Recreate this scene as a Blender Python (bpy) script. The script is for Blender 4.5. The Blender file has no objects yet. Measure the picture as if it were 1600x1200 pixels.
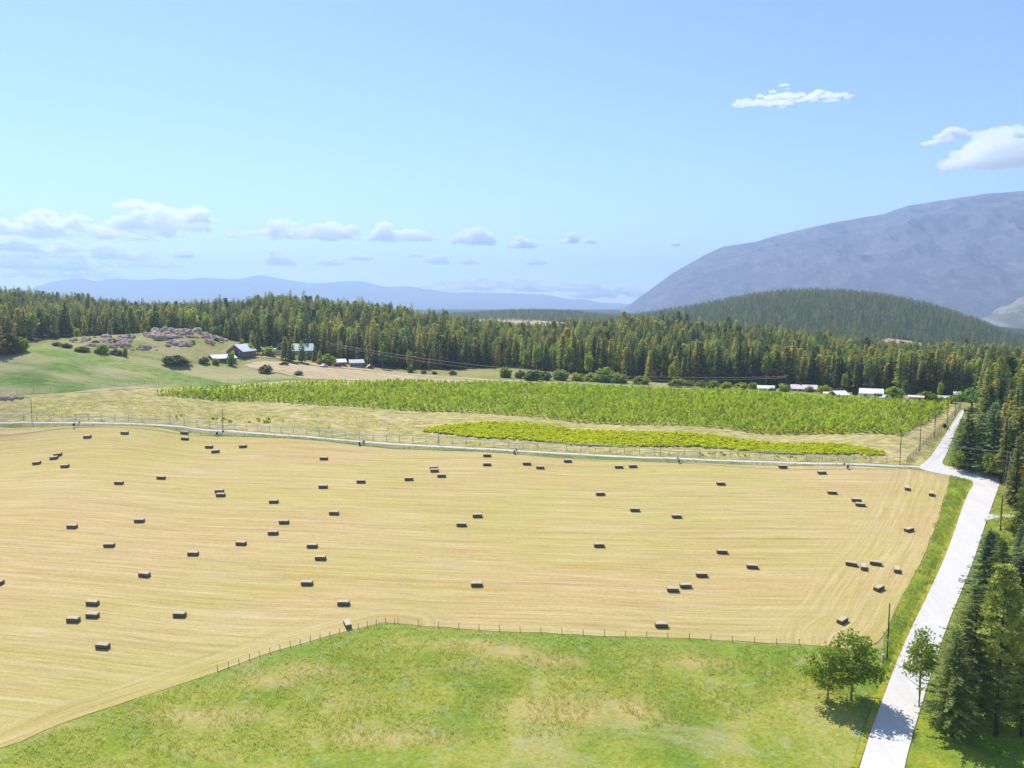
import bpy, bmesh, math, random
import numpy as np
from mathutils import Vector, Matrix
from mathutils.geometry import delaunay_2d_cdt

R = math.radians
sc = bpy.context.scene
COL = sc.collection

# ------------------------------------------------------------------ camera, world, sun, exposure
F = 1300.0                       # focal length in pixels of a 1600 px wide frame
CZ = 70.0
PITCH = math.atan(125.0 / F)
cam_d = bpy.data.cameras.new("camera")
cam = bpy.data.objects.new("camera", cam_d)
COL.objects.link(cam)
cam.location = (0, 0, CZ)
cam.rotation_euler = (math.pi / 2 - PITCH, 0, 0)
cam_d.sensor_width = 36.0
cam_d.lens = 36.0 * F / 1600.0
cam_d.clip_start = 1.0
cam_d.clip_end = 120000.0
sc.camera = cam

SUN_EL, SUN_AZ = 57.0, -34.0     # azimuth measured from the view direction (+Y), negative = left
world = bpy.data.worlds.new("World")
sc.world = world
world.use_nodes = True
wn = world.node_tree
for n in list(wn.nodes):
    wn.nodes.remove(n)
sky = wn.nodes.new("ShaderNodeTexSky")
sky.sky_type = 'NISHITA'
sky.sun_disc = False
sky.sun_elevation = R(SUN_EL)
sky.sun_rotation = R(SUN_AZ)
sky.altitude = 600
sky.air_density = 1.0
sky.dust_density = 0.1
sky.ozone_density = 1.3
bg = wn.nodes.new("ShaderNodeBackground")
bg.inputs[1].default_value = 0.125
wo = wn.nodes.new("ShaderNodeOutputWorld")
tint = wn.nodes.new("ShaderNodeMix")          # a deeper blue than the default air
tint.data_type = 'RGBA'
tint.blend_type = 'MULTIPLY'
tint.inputs[0].default_value = 1.0
tint.inputs[7].default_value = (0.86, 0.955, 1.12, 1)
wn.links.new(sky.outputs[0], tint.inputs[6])
wn.links.new(tint.outputs[2], bg.inputs[0])
wn.links.new(bg.outputs[0], wo.inputs[0])

sun_d = bpy.data.lights.new("sun", 'SUN')
sun_d.energy = 4.6
sun_d.angle = R(0.53)
sun_d.color = (1.0, 0.955, 0.88)
sun = bpy.data.objects.new("sun", sun_d)
COL.objects.link(sun)
sun.location = (-50, 100, 300)
sv = Vector((math.sin(R(SUN_AZ)) * math.cos(R(SUN_EL)), math.cos(R(SUN_AZ)) * math.cos(R(SUN_EL)), math.sin(R(SUN_EL))))
sun.rotation_euler = sv.to_track_quat('Z', 'Y').to_euler()

vs = sc.view_settings
vs.view_transform = 'Standard'
vs.look = 'None'
vs.exposure = 0.4
vs.gamma = 1
vs.use_curve_mapping = False
cy = sc.cycles
cy.max_bounces = 20
cy.diffuse_bounces = 3
cy.glossy_bounces = 2
cy.transmission_bounces = 4
cy.transparent_max_bounces = 32
cy.volume_bounces = 20
cy.use_denoising = True
cy.sample_clamp_indirect = 4.0

HAZE_DENSITY = 0.00014

# ------------------------------------------------------------------ numeric helpers
rs = np.random.RandomState(7)


def ray(px, py):
    u = (px - 800.0) / F
    v = (600.0 - py) / F
    cp, sp = math.cos(PITCH), math.sin(PITCH)
    return np.array([u, cp + v * sp, -sp + v * cp])


def zat(px, py, r):
    """height of the point seen at (px, py) at horizontal distance r, and its azimuth"""
    d = ray(px, py)
    h = math.hypot(d[0], d[1])
    return math.atan2(d[0], d[1]), CZ + d[2] / h * r


# ground control points (pixel x, pixel y, distance)
CP = []
for px in (-300, 100, 500, 900, 1300, 1700):
    CP += [(px, 1200, 120), (px, 1011, 152), (px, 867, 191), (px, 770, 231)]
for px in (-300, 0, 300, 600, 900, 1200, 1500, 1800):
    CP += [(px, 683, 284)]
CP += [(-300, 625, 326), (0, 628, 322), (250, 630, 320), (500, 633, 319), (800, 634, 318), (1100, 640, 314), (1400, 645, 310), (1650, 645, 310)]
CP += [(-250, 560, 390), (0, 546, 395), (60, 541, 397), (200, 552, 396), (300, 572, 385), (420, 582, 383), (560, 592, 380), (700, 597, 380),
       (850, 600, 380), (1000, 606, 378), (1150, 610, 378), (1300, 616, 378), (1450, 622, 378), (1650, 625, 375)]
CP += [(60, 549, 440), (150, 527, 440), (230, 522, 446), (275, 514, 450), (320, 520, 450), (360, 540, 445), (362, 566, 405)]
FRONT = [(-250, 538, 470), (-100, 535, 470), (0, 532, 470), (100, 528, 480), (200, 526, 490), (300, 528, 500), (370, 534, 485), (440, 549, 462), (500, 560, 455),
         (560, 572, 445), (640, 578, 443), (720, 577, 447), (800, 575, 450), (880, 584, 440), (960, 593, 430), (1040, 598, 425),
         (1120, 602, 420), (1200, 606, 420), (1300, 611, 418), (1400, 615, 420), (1500, 619, 420), (1600, 620, 415), (1850, 622, 405)]
CP += FRONT
for px, top in [(300, 475), (370, 471), (440, 469), (520, 475), (600, 484), (680, 497), (760, 505), (850, 512), (930, 508), (1000, 504),
                (1040, 501), (1120, 511), (1200, 520), (1300, 533), (1400, 545), (1500, 548), (1600, 550), (1850, 552)]:
    CP += [(px, top + 30, 620)]
    CP += [(px, max(top + 26, 500), 800)]
for px, top in [(-250, 446), (-100, 446), (0, 449), (60, 459), (120, 465), (200, 474)]:
    CP += [(px, top + 23, 760), (px, (top + 23 + 535) / 2, 600)]
CP += [(0, 490, 1000), (-250, 486, 1000), (150, 488, 1250), (280, 492, 1250), (450, 500, 1250), (600, 505, 1200)]
# pale hill with a clearing in the middle distance
CP += [(640, 504, 1500), (700, 499, 1900), (740, 513, 1480), (800, 513, 1500), (870, 516, 1500), (930, 517, 1500), (800, 492, 1900), (900, 493, 1900), (960, 502, 1900), (640, 501, 1900),
       (850, 500, 1700)]
# wooded dome on the right
CP += [(1000, 528, 1080), (1120, 528, 1080), (1250, 535, 1060), (1420, 552, 1020), (1560, 568, 1000), (1750, 585, 1000),
       (1000, 500, 1500), (1060, 491, 1500), (1120, 479, 1500), (1180, 468, 1500), (1250, 462, 1500), (1320, 464, 1500), (1400, 474, 1500), (1460, 488, 1500), (1530, 512, 1500),
       (1600, 541, 1500), (1700, 570, 1500), (1850, 580, 1500), (1150, 504, 1280), (1280, 497, 1280), (1420, 514, 1280), (1530, 540, 1280),
       (960, 520, 1450), (1000, 512, 1900), (1250, 500, 2100), (1450, 515, 2100), (1650, 535, 2100)]
for px in (-400, 0, 400, 800, 1200, 1600, 2000):
    CP += [(px, 494, 3200), (px, 484, 7000), (px, 479.5, 14500)]
for px in (-400, 100, 450):
    CP += [(px, 499, 1900)]



def _flat(a, b, r):
    # the near fields are plane: their rows keep a constant depth, not a constant distance
    w = float(np.interp(r, [284, 320, 390, 450], [1.0, 0.6, 0.35, 0.0]))
    az_ = zat(a, b, r)[0]
    return (a, b, r * (1 + (1 / math.cos(az_) - 1) * w))


CP = [_flat(*q_) for q_ in CP]
_ctl = np.array([(zat(a, b, r)[0], math.log(r), zat(a, b, r)[1]) for a, b, r in CP])
SB = 0.55
_cx = np.stack([_ctl[:, 0], _ctl[:, 1] * SB], 1)


def _phi(d2):
    return 0.5 * d2 * np.log(d2 + 1e-12)


def _solve():
    n = len(_cx)
    d2 = ((_cx[:, None] - _cx[None]) ** 2).sum(2)
    K = _phi(d2) + np.eye(n) * 2e-5
    P = np.concatenate([np.ones((n, 1)), _cx], 1)
    A = np.zeros((n + 3, n + 3))
    A[:n, :n] = K
    A[:n, n:] = P
    A[n:, :n] = P.T
    # fit the height as an angle so that far points do not dominate
    ang = (_ctl[:, 2] - CZ) / np.exp(_ctl[:, 1])
    b = np.concatenate([ang, np.zeros(3)])
    return np.linalg.solve(A, b)


_w = _solve()


def H(x, y):
    x = np.asarray(x, float)
    y = np.asarray(y, float)
    shp = x.shape
    x = x.ravel()
    y = y.ravel()
    r = np.sqrt(x * x + y * y)
    th = np.arctan2(x, y)
    th = np.clip(th, -0.75, 0.75)
    rr = np.clip(r, 100.0, 15000.0)
    q = np.stack([th, np.log(rr) * SB], 1)
    out = np.empty(len(q))
    for i in range(0, len(q), 20000):
        qq = q[i:i + 20000]
        d2 = ((qq[:, None] - _cx[None]) ** 2).sum(2)
        out[i:i + 20000] = _phi(d2) @ _w[:-3] + _w[-3] + qq @ _w[-2:]
    z = CZ + out * rr
    return z.reshape(shp)


_ts = np.exp(np.linspace(math.log(95), math.log(3500), 900))


def G(px, py):
    """point of the ground seen at a pixel of the 1600x1200 photograph"""
    d = ray(px, py)
    h = math.hypot(d[0], d[1])
    x = d[0] / h * _ts
    y = d[1] / h * _ts
    zr = CZ + d[2] / h * _ts
    dz = zr - H(x, y)
    i = np.argmax(dz < 0)
    if dz[i] >= 0:
        i = len(_ts) - 1
    i = max(i, 1)
    f = dz[i - 1] / (dz[i - 1] - dz[i] + 1e-9)
    f = min(max(f, 0), 1)
    t = _ts[i - 1] + f * (_ts[i] - _ts[i - 1])
    X, Y = d[0] / h * t, d[1] / h * t
    return Vector((X, Y, float(H(X, Y))))


def at(px, r):
    """ground point in the column of a pixel at a distance"""
    d = ray(px, 560)
    h = math.hypot(d[0], d[1])
    X, Y = d[0] / h * r, d[1] / h * r
    return Vector((X, Y, float(H(X, Y))))


def project(x, y, z):
    cp, sp = math.cos(PITCH), math.sin(PITCH)
    zz = z - CZ
    dep = y * cp - zz * sp
    up = y * sp + zz * cp
    return 800 + F * x / dep, 600 - F * up / dep, dep


_lat = rs.rand(256, 256)


def vnoise(x, y, seed=0):
    x = np.asarray(x, float) + seed * 17.3
    y = np.asarray(y, float) + seed * 9.7
    xi = np.floor(x).astype(int)
    yi = np.floor(y).astype(int)
    fx = x - xi
    fy = y - yi
    fx = fx * fx * (3 - 2 * fx)
    fy = fy * fy * (3 - 2 * fy)
    a = _lat[xi % 256, yi % 256]
    b = _lat[(xi + 1) % 256, yi % 256]
    c = _lat[xi % 256, (yi + 1) % 256]
    d = _lat[(xi + 1) % 256, (yi + 1) % 256]
    return (a * (1 - fx) + b * fx) * (1 - fy) + (c * (1 - fx) + d * fx) * fy


def fbm(x, y, o=4, seed=0):
    s = 0
    a = 0.5
    for k in range(o):
        s = s + a * (vnoise(x * 2 ** k, y * 2 ** k, seed + k) - 0.5)
        a *= 0.5
    return s


# ------------------------------------------------------------------ object helpers
def tag(o, label=None, cat=None, group=None, kind=None):
    if label:
        o["label"] = label
    if cat:
        o["category"] = cat
    if group:
        o["group"] = group
    if kind:
        o["kind"] = kind
    return o


def empty(name, loc, rz=0.0):
    o = bpy.data.objects.new(name, None)
    o.location = loc
    o.rotation_euler = (0, 0, rz)
    o.empty_display_size = 0.5
    COL.objects.link(o)
    return o


def mesh_np(name, V, Fc, mats=(), midx=None, smooth=False):
    """V (n,3) array; Fc list of (k,m) arrays of face indices with equal side counts"""
    me = bpy.data.meshes.new(name)
    V = np.asarray(V, np.float32)
    if not isinstance(Fc, (list, tuple)):
        Fc = [Fc]
    Fc = [np.asarray(f, np.int32) for f in Fc if len(f)]
    loops = np.concatenate([f.ravel() for f in Fc])
    counts = np.concatenate([np.full(len(f), f.shape[1], np.int32) for f in Fc])
    starts = np.concatenate([[0], np.cumsum(counts)[:-1]]).astype(np.int32)
    me.vertices.add(len(V))
    me.vertices.foreach_set("co", V.ravel())
    me.loops.add(len(loops))
    me.loops.foreach_set("vertex_index", loops)
    me.polygons.add(len(counts))
    me.polygons.foreach_set("loop_start", starts)
    me.polygons.foreach_set("loop_total", counts)
    if midx is not None:
        me.polygons.foreach_set("material_index", np.asarray(midx, np.int32))
    if smooth:
        me.polygons.foreach_set("use_smooth", np.ones(len(counts), bool))
    for m in mats:
        me.materials.append(m)
    me.update(calc_edges=True)
    return me


def link(name, me, parent=None, loc=None):
    o = bpy.data.objects.new(name, me)
    COL.objects.link(o)
    if parent:
        o.parent = parent
    if loc is not None:
        o.location = loc
    return o


def copy_tree(o, parent=None):
    c = o.copy()
    COL.objects.link(c)
    if parent:
        c.parent = parent
    for ch in list(o.children):
        copy_tree(ch, c)
    return c


class MB:
    """collects simple shapes into one mesh"""

    def __init__(s):
        s.v = []
        s.f = []

    def poly(s, pts, faces):
        b = len(s.v)
        s.v += [tuple(p) for p in pts]
        s.f += [tuple(b + i for i in f) for f in faces]

    def box(s, x0, x1, y0, y1, z0, z1):
        p = [(x0, y0, z0), (x1, y0, z0), (x1, y1, z0), (x0, y1, z0), (x0, y0, z1), (x1, y0, z1), (x1, y1, z1), (x0, y1, z1)]
        s.poly(p, [(0, 3, 2, 1), (4, 5, 6, 7), (0, 1, 5, 4), (1, 2, 6, 5), (2, 3, 7, 6), (3, 0, 4, 7)])

    def tube(s, pts, rads, n=6, cap=True):
        b = len(s.v)
        pts = [Vector(p) for p in pts]
        if not hasattr(rads, '__len__'):
            rads = [rads] * len(pts)
        for i, p in enumerate(pts):
            t = (pts[min(i + 1, len(pts) - 1)] - pts[max(i - 1, 0)]).normalized()
            a = t.cross(Vector((0, 0, 1)))
            if a.length < 1e-3:
                a = Vector((1, 0, 0))
            a.normalize()
            c = t.cross(a)
            for k in range(n):
                an = 2 * math.pi * k / n
                s.v.append(tuple(p + (a * math.cos(an) + c * math.sin(an)) * rads[i]))
        for i in range(len(pts) - 1):
            for k in range(n):
                k2 = (k + 1) % n
                s.f.append((b + i * n + k, b + i * n + k2, b + (i + 1) * n + k2, b + (i + 1) * n + k))
        if cap:
            s.f.append(tuple(b + k for k in range(n))[::-1])
            s.f.append(tuple(b + (len(pts) - 1) * n + k for k in range(n)))

    def mesh(s, name, mat, smooth=False):
        me = bpy.data.meshes.new(name)
        me.from_pydata(s.v, [], s.f)
        me.materials.append(mat)
        if smooth:
            for p in me.polygons:
                p.use_smooth = True
        me.update()
        return me

    def build(s, name, mat, parent=None, smooth=False, loc=None):
        return link(name, s.mesh(name, mat, smooth), parent, loc)


# ------------------------------------------------------------------ materials
def new_mat(name):
    m = bpy.data.materials.new(name)
    m.use_nodes = True
    nt = m.node_tree
    p = nt.nodes["Principled BSDF"]
    p.inputs["Roughness"].default_value = 0.9
    if "Specular IOR Level" in p.inputs:
        p.inputs["Specular IOR Level"].default_value = 0.15
    return m, nt, p


def N(nt, t, **kw):
    n = nt.nodes.new(t)
    for k, v in kw.items():
        if k in n.inputs:
            n.inputs[k].default_value = v
        else:
            setattr(n, k, v)
    return n


def noise(nt, scale, detail=4, rough=0.55, vec=None, dist=0.0):
    n = N(nt, "ShaderNodeTexNoise", Scale=scale, Detail=detail, Roughness=rough, Distortion=dist)
    if vec is not None:
        nt.links.new(vec, n.inputs["Vector"])
    return n.outputs["Fac"]


def coords(nt, scale=(1, 1, 1), rot=(0, 0, 0), kind="Object"):
    tc = nt.nodes.new("ShaderNodeTexCoord")
    mp = nt.nodes.new("ShaderNodeMapping")
    mp.inputs["Scale"].default_value = scale
    mp.inputs["Rotation"].default_value = rot
    nt.links.new(tc.outputs[kind], mp.inputs["Vector"])
    return mp.outputs[0]


def ramp(nt, fac, stops, interp='LINEAR'):
    r = nt.nodes.new("ShaderNodeValToRGB")
    r.color_ramp.interpolation = interp
    el = r.color_ramp.elements
    while len(el) < len(stops):
        el.new(0.5)
    for e, (p, c) in zip(el, stops):
        e.position = p
        e.color = (*c, 1) if len(c) == 3 else c
    nt.links.new(fac, r.inputs[0])
    return r.outputs[0]


def mixc(nt, fac, a, b, mode='MIX'):
    m = nt.nodes.new("ShaderNodeMix")
    m.data_type = 'RGBA'
    m.blend_type = mode
    ins = [i for i in m.inputs if i.type == 'RGBA']
    for sock, v in ((m.inputs[0], fac), (ins[0], a), (ins[1], b)):
        if isinstance(v, (int, float)):
            sock.default_value = v
        elif isinstance(v, tuple):
            sock.default_value = (*v, 1)
        else:
            nt.links.new(v, sock)
    return [o for o in m.outputs if o.type == 'RGBA'][0]


def math_n(nt, op, a, b=0.0, clamp=False):
    m = nt.nodes.new("ShaderNodeMath")
    m.operation = op
    m.use_clamp = clamp
    for i, v in enumerate((a, b)):
        if isinstance(v, (int, float)):
            m.inputs[i].default_value = v
        else:
            nt.links.new(v, m.inputs[i])
    return m.outputs[0]


def bump(nt, p, h, strength=0.5, dist=0.1):
    b = nt.nodes.new("ShaderNodeBump")
    b.inputs["Strength"].default_value = strength
    b.inputs["Distance"].default_value = dist
    nt.links.new(h, b.inputs["Height"])
    nt.links.new(b.outputs[0], p.inputs["Normal"])


def plain(name, c, var=0.15, scale=3.0, rough=0.8):
    m, nt, p = new_mat(name)
    f = noise(nt, scale, 4, vec=coords(nt))
    lo = tuple(x * (1 - var) for x in c)
    hi = tuple(min(1, x * (1 + var)) for x in c)
    nt.links.new(ramp(nt, f, [(0.3, lo), (0.7, hi)]), p.inputs["Base Color"])
    p.inputs["Roughness"].default_value = rough
    return m


def foliage(name, dark, mid, light, trans=0.35, nscale=0.35, jitter=1.0, tint_amt=1.0):
    m, nt, p = new_mat(name)
    oi = nt.nodes.new("ShaderNodeObjectInfo")
    f = noise(nt, nscale, 3, vec=coords(nt))
    g = math_n(nt, 'MULTIPLY', math_n(nt, 'SUBTRACT', oi.outputs["Random"], 0.5), 0.55 * jitter)
    f2 = math_n(nt, 'ADD', math_n(nt, 'MULTIPLY', math_n(nt, 'SUBTRACT', f, 0.5), 1.1), math_n(nt, 'ADD', g, 0.5))
    c = ramp(nt, f2, [(0.15, dark), (0.5, mid), (0.85, light)])
    # a second, independent tint: some trees lean to brown, some to blue
    r2 = math_n(nt, 'FRACT', math_n(nt, 'MULTIPLY', oi.outputs["Random"], 37.7))
    tint = ramp(nt, r2, [(0.0, (0.8, 1.0, 1.1)), (0.45, (1, 1, 1)), (0.85, (1.06, 1, 0.9)), (1.0, (1.15, 0.98, 0.88))])
    c = mixc(nt, tint_amt, c, tint, 'MULTIPLY')
    nt.links.new(c, p.inputs["Base Color"])
    p.inputs["Roughness"].default_value = 0.65
    p.inputs["Specular IOR Level"].default_value = 0.25
    tr = nt.nodes.new("ShaderNodeBsdfTranslucent")
    nt.links.new(mixc(nt, 1.0, c, (1.25, 1.35, 0.7), 'MULTIPLY'), tr.inputs["Color"])
    mx = nt.nodes.new("ShaderNodeMixShader")
    mx.inputs[0].default_value = trans
    nt.links.new(p.outputs[0], mx.inputs[1])
    nt.links.new(tr.outputs[0], mx.inputs[2])
    nt.links.new(mx.outputs[0], nt.nodes["Material Output"].inputs[0])
    return m


def grass_mat(name, cols, scale, extra=None, fine=1.2, stretch=(1, 1, 1), fine_amt=0.35, bump_s=0.6):
    m, nt, p = new_mat(name)
    v = coords(nt, stretch)
    big = noise(nt, scale, 6, 0.62, v, 0.6)
    c = ramp(nt, big, cols)
    fn = noise(nt, fine, 5, 0.7, coords(nt, stretch))
    c = mixc(nt, 1.0, c, ramp(nt, fn, [(0.3, (1 - fine_amt,) * 3), (0.7, (1 + fine_amt * 0.6,) * 3)]), 'MULTIPLY')
    if extra:
        c = extra(nt, c)
    nt.links.new(c, p.inputs["Base Color"])
    p.inputs["Roughness"].default_value = 1.0
    p.inputs["Specular IOR Level"].default_value = 0.02
    bump(nt, p, fn, bump_s, 0.4)
    return m


MAT = {}
MAT['pine'] = foliage('pine_needles', (0.080, 0.112, 0.042), (0.250, 0.261, 0.079), (0.560, 0.486, 0.131), 0.5, 2.5, 1.25)
MAT['near_pine'] = foliage('near_pine_needles', (0.105, 0.147, 0.055), (0.315, 0.357, 0.116), (0.629, 0.609, 0.211), 0.5, 0.5, 0.7, 0.4)
MAT['spruce'] = foliage('spruce_needles', (0.082, 0.122, 0.073), (0.243, 0.304, 0.152), (0.507, 0.569, 0.264), 0.5, 0.5, 0.7, 0.3)
MAT['far_pine'] = foliage('dome_needles', (0.09, 0.11, 0.045), (0.19, 0.20, 0.075), (0.32, 0.30, 0.12), 0.5, 2.0, 1.3)
MAT['sapling'] = foliage('sapling_leaves', (0.14, 0.19, 0.03), (0.27, 0.33, 0.05), (0.42, 0.46, 0.09), 0.55, 0.6, 0.3, 0.1)
MAT['lime'] = foliage('lime_leaves', (0.17, 0.22, 0.025), (0.32, 0.38, 0.04), (0.46, 0.48, 0.07), 0.5)
MAT['leaf'] = foliage('green_leaves', (0.140, 0.204, 0.046), (0.281, 0.367, 0.077), (0.453, 0.516, 0.125), 0.5)
MAT['olive'] = foliage('grey_green_leaves', (0.103, 0.138, 0.081), (0.178, 0.218, 0.115), (0.276, 0.310, 0.161), 0.45)
MAT['dry'] = foliage('rusty_leaves', (0.11, 0.09, 0.03), (0.19, 0.15, 0.04), (0.26, 0.2, 0.06), 0.3)
MAT['purple'] = foliage('purple_leaves', (0.06, 0.025, 0.03), (0.11, 0.04, 0.05), (0.16, 0.07, 0.07), 0.3)
MAT['orchard'] = foliage('orchard_leaves', (0.246, 0.333, 0.037), (0.567, 0.641, 0.044), (0.850, 0.850, 0.062), 0.5, 0.05, 0.9, 0.15)
MAT['crop'] = foliage('crop_leaves', (0.38, 0.42, 0.01), (0.66, 0.66, 0.012), (0.80, 0.78, 0.02), 0.5, 0.5, 0.6, 0.0)
MAT['tuft'] = foliage('tall_grass_blades', (0.26, 0.30, 0.06), (0.46, 0.46, 0.12), (0.66, 0.58, 0.28), 0.5, 0.08, 1.0)
MAT['bark'] = plain('bark', (0.10, 0.075, 0.055), 0.4, 2.0, 0.95)
MAT['greybark'] = plain('grey_bark', (0.24, 0.2, 0.17), 0.35, 2.0, 0.95)
MAT['pole'] = plain('weathered_pole_wood', (0.085, 0.07, 0.06), 0.3, 2.0)
MAT['paleplole'] = plain('grey_pole_wood', (0.22, 0.2, 0.2), 0.3, 2.0)
MAT['post'] = plain('fence_post_wood', (0.10, 0.08, 0.065), 0.3, 2.0)
MAT['wire'] = plain('fence_wire', (0.30, 0.29, 0.28), 0.2, 2.0, 0.6)
MAT['line'] = plain('power_line_metal', (0.5, 0.36, 0.32), 0.2, 2.0, 0.5)
MAT['galv'] = plain('galvanised_steel', (0.66, 0.63, 0.66), 0.15, 2.0, 0.45)
MAT['tyre'] = plain('tyre_rubber', (0.02, 0.02, 0.022), 0.2, 2.0)
MAT['glass'] = plain('window_glass', (0.03, 0.04, 0.05), 0.1, 2.0, 0.1)
MAT['white_wall'] = plain('white_siding', (0.72, 0.73, 0.74), 0.06, 1.0)
MAT['cream_wall'] = plain('cream_siding', (0.55, 0.50, 0.42), 0.08, 1.0)
MAT['pink_wall'] = plain('pink_siding', (0.62, 0.42, 0.37), 0.08, 1.0)
MAT['blue_wall'] = plain('blue_siding', (0.07, 0.15, 0.22), 0.12, 1.0)
MAT['brown_wall'] = plain('brown_log_wall', (0.20, 0.12, 0.11), 0.2, 1.0)
MAT['mauve_wall'] = plain('mauve_siding', (0.42, 0.33, 0.38), 0.1, 1.0)
MAT['green_wall'] = plain('dark_green_siding', (0.05, 0.11, 0.10), 0.1, 1.0)
MAT['white_roof'] = plain('white_metal_roof', (0.74, 0.73, 0.74), 0.05, 0.6, 0.45)
MAT['green_roof'] = plain('pale_green_metal_roof', (0.32, 0.46, 0.42), 0.1, 0.6, 0.45)
MAT['pink_roof'] = plain('pale_shingle_roof', (0.62, 0.53, 0.52), 0.1, 0.8, 0.7)
MAT['grey_roof'] = plain('grey_metal_roof', (0.5, 0.5, 0.53), 0.1, 0.6, 0.5)
MAT['rust'] = plain('red_paint', (0.30, 0.06, 0.06), 0.2, 1.0)

# rock
m, nt, p = new_mat('outcrop_rock')
f = noise(nt, 0.5, 8, 0.7, coords(nt))
nt.links.new(ramp(nt, f, [(0.3, (0.20, 0.13, 0.11)), (0.5, (0.43, 0.31, 0.26)), (0.7, (0.62, 0.49, 0.42))]), p.inputs["Base Color"])
bump(nt, p, f, 0.8, 0.5)
MAT['rock'] = m

# hay bale; back-lit shade coloured into the sides, sun into the top
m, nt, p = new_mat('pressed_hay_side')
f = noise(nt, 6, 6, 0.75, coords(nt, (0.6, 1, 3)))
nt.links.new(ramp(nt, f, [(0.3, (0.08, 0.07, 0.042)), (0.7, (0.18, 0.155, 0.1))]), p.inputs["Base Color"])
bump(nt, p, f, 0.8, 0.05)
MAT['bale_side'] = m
m, nt, p = new_mat('sunlit_hay_top')
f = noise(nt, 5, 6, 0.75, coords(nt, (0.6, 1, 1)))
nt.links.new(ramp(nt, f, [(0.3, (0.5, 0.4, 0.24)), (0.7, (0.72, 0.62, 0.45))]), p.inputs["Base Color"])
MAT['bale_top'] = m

# mown hay field; the UV map holds metres along / across the mowing lines
m, nt, p = new_mat('mown_hay_stubble')


def stripes(uvname):
    uv = nt.nodes.new("ShaderNodeUVMap")
    uv.uv_map = uvname

    def mp(sx, sy):
        q = nt.nodes.new("ShaderNodeMapping")
        q.inputs["Scale"].default_value = (sx, sy, 1)
        nt.links.new(uv.outputs[0], q.inputs["Vector"])
        return q.outputs[0]
    a = noise(nt, 1.0, 3, 0.6, mp(0.008, 0.25))        # broad swaths
    b = noise(nt, 1.0, 4, 0.65, mp(0.025, 0.9))        # windrows
    c = noise(nt, 1.0, 4, 0.7, mp(0.1, 2.8))          # fine rows
    col = ramp(nt, a, [(0.3, (0.440, 0.317, 0.143)), (0.45, (0.552, 0.416, 0.214)), (0.6, (0.502, 0.400, 0.155)), (0.75, (0.617, 0.487, 0.299))])
    col = mixc(nt, 0.48, col, ramp(nt, b, [(0.32, (0.397, 0.279, 0.105)), (0.5, (0.540, 0.412, 0.207)), (0.66, (0.684, 0.553, 0.350))]))
    col = mixc(nt, 1.0, col, ramp(nt, c, [(0.3, (0.80, 0.78, 0.72)), (0.7, (1.14, 1.14, 1.12))]), 'MULTIPLY')
    return col


c1 = stripes("main_rows")
c2 = stripes("headland_rows")
at1 = nt.nodes.new("ShaderNodeAttribute")
at1.attribute_name = "headland"
hm = math_n(nt, 'ADD', at1.outputs["Fac"], math_n(nt, 'MULTIPLY', math_n(nt, 'SUBTRACT', noise(nt, 0.12, 4, 0.6, coords(nt)), 0.5), 0.6), True)
col = mixc(nt, hm, c1, c2)
gr = noise(nt, 0.022, 5, 0.6, coords(nt, (0.55, 1, 1)), 0.8)
gmask = ramp(nt, gr, [(0.42, (0, 0, 0)), (0.64, (1, 1, 1))])
col = mixc(nt, math_n(nt, 'MULTIPLY', gmask, 0.55), col, mixc(nt, 1.0, col, (0.86, 1.02, 0.62), 'MULTIPLY'))
br = noise(nt, 0.03, 4, 0.6, coords(nt, (0.5, 1.2, 1), (0, 0, 0.2)), 0.5)
col = mixc(nt, math_n(nt, 'MULTIPLY', ramp(nt, br, [(0.5, (0, 0, 0)), (0.7, (1, 1, 1))]), 0.45), col, mixc(nt, 1.0, col, (1.0, 0.88, 0.84), 'MULTIPLY'))
sp = noise(nt, 1.6, 5, 0.75, coords(nt))
col = mixc(nt, 1.0, col, ramp(nt, sp, [(0.3, (0.86, 0.85, 0.8)), (0.7, (1.1, 1.1, 1.1))]), 'MULTIPLY')
nt.links.new(col, p.inputs["Base Color"])
p.inputs["Roughness"].default_value = 1.0
p.inputs["Specular IOR Level"].default_value = 0.0
bump(nt, p, sp, 0.35, 0.15)
MAT['hay'] = m

MAT['base'] = grass_mat('rough_grassland', [(0.3, (0.16, 0.19, 0.05)), (0.5, (0.30, 0.29, 0.10)), (0.7, (0.40, 0.34, 0.17))], 0.02, fine=0.6)


def meadow_extra(nt, c):
    f = noise(nt, 0.05, 5, 0.65, coords(nt, (0.5, 1.3, 1)), 1.2)
    c = mixc(nt, ramp(nt, f, [(0.55, (0, 0, 0)), (0.7, (0.8, 0.8, 0.8))]), c, (0.46, 0.38, 0.18))
    da = nt.nodes.new("ShaderNodeAttribute")
    da.attribute_name = "dryness"
    dn = noise(nt, 0.5, 5, 0.7, coords(nt), 0.5)
    dm = math_n(nt, 'MULTIPLY', da.outputs["Fac"], ramp(nt, dn, [(0.35, (0.25,) * 3), (0.6, (1,) * 3)]), True)
    c = mixc(nt, dm, c, (0.52, 0.38, 0.17))
    la = nt.nodes.new("ShaderNodeAttribute")
    la.attribute_name = "lushness"
    c = mixc(nt, la.outputs["Fac"], c, ramp(nt, dn, [(0.35, (0.10, 0.24, 0.03)), (0.65, (0.26, 0.36, 0.06))]))
    g = noise(nt, 0.35, 4, 0.65, coords(nt, (1, 1, 1)), 1.0)
    return mixc(nt, ramp(nt, g, [(0.56, (0, 0, 0)), (0.7, (0.75, 0.75, 0.75))]), c, (0.33, 0.38, 0.19))


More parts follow.
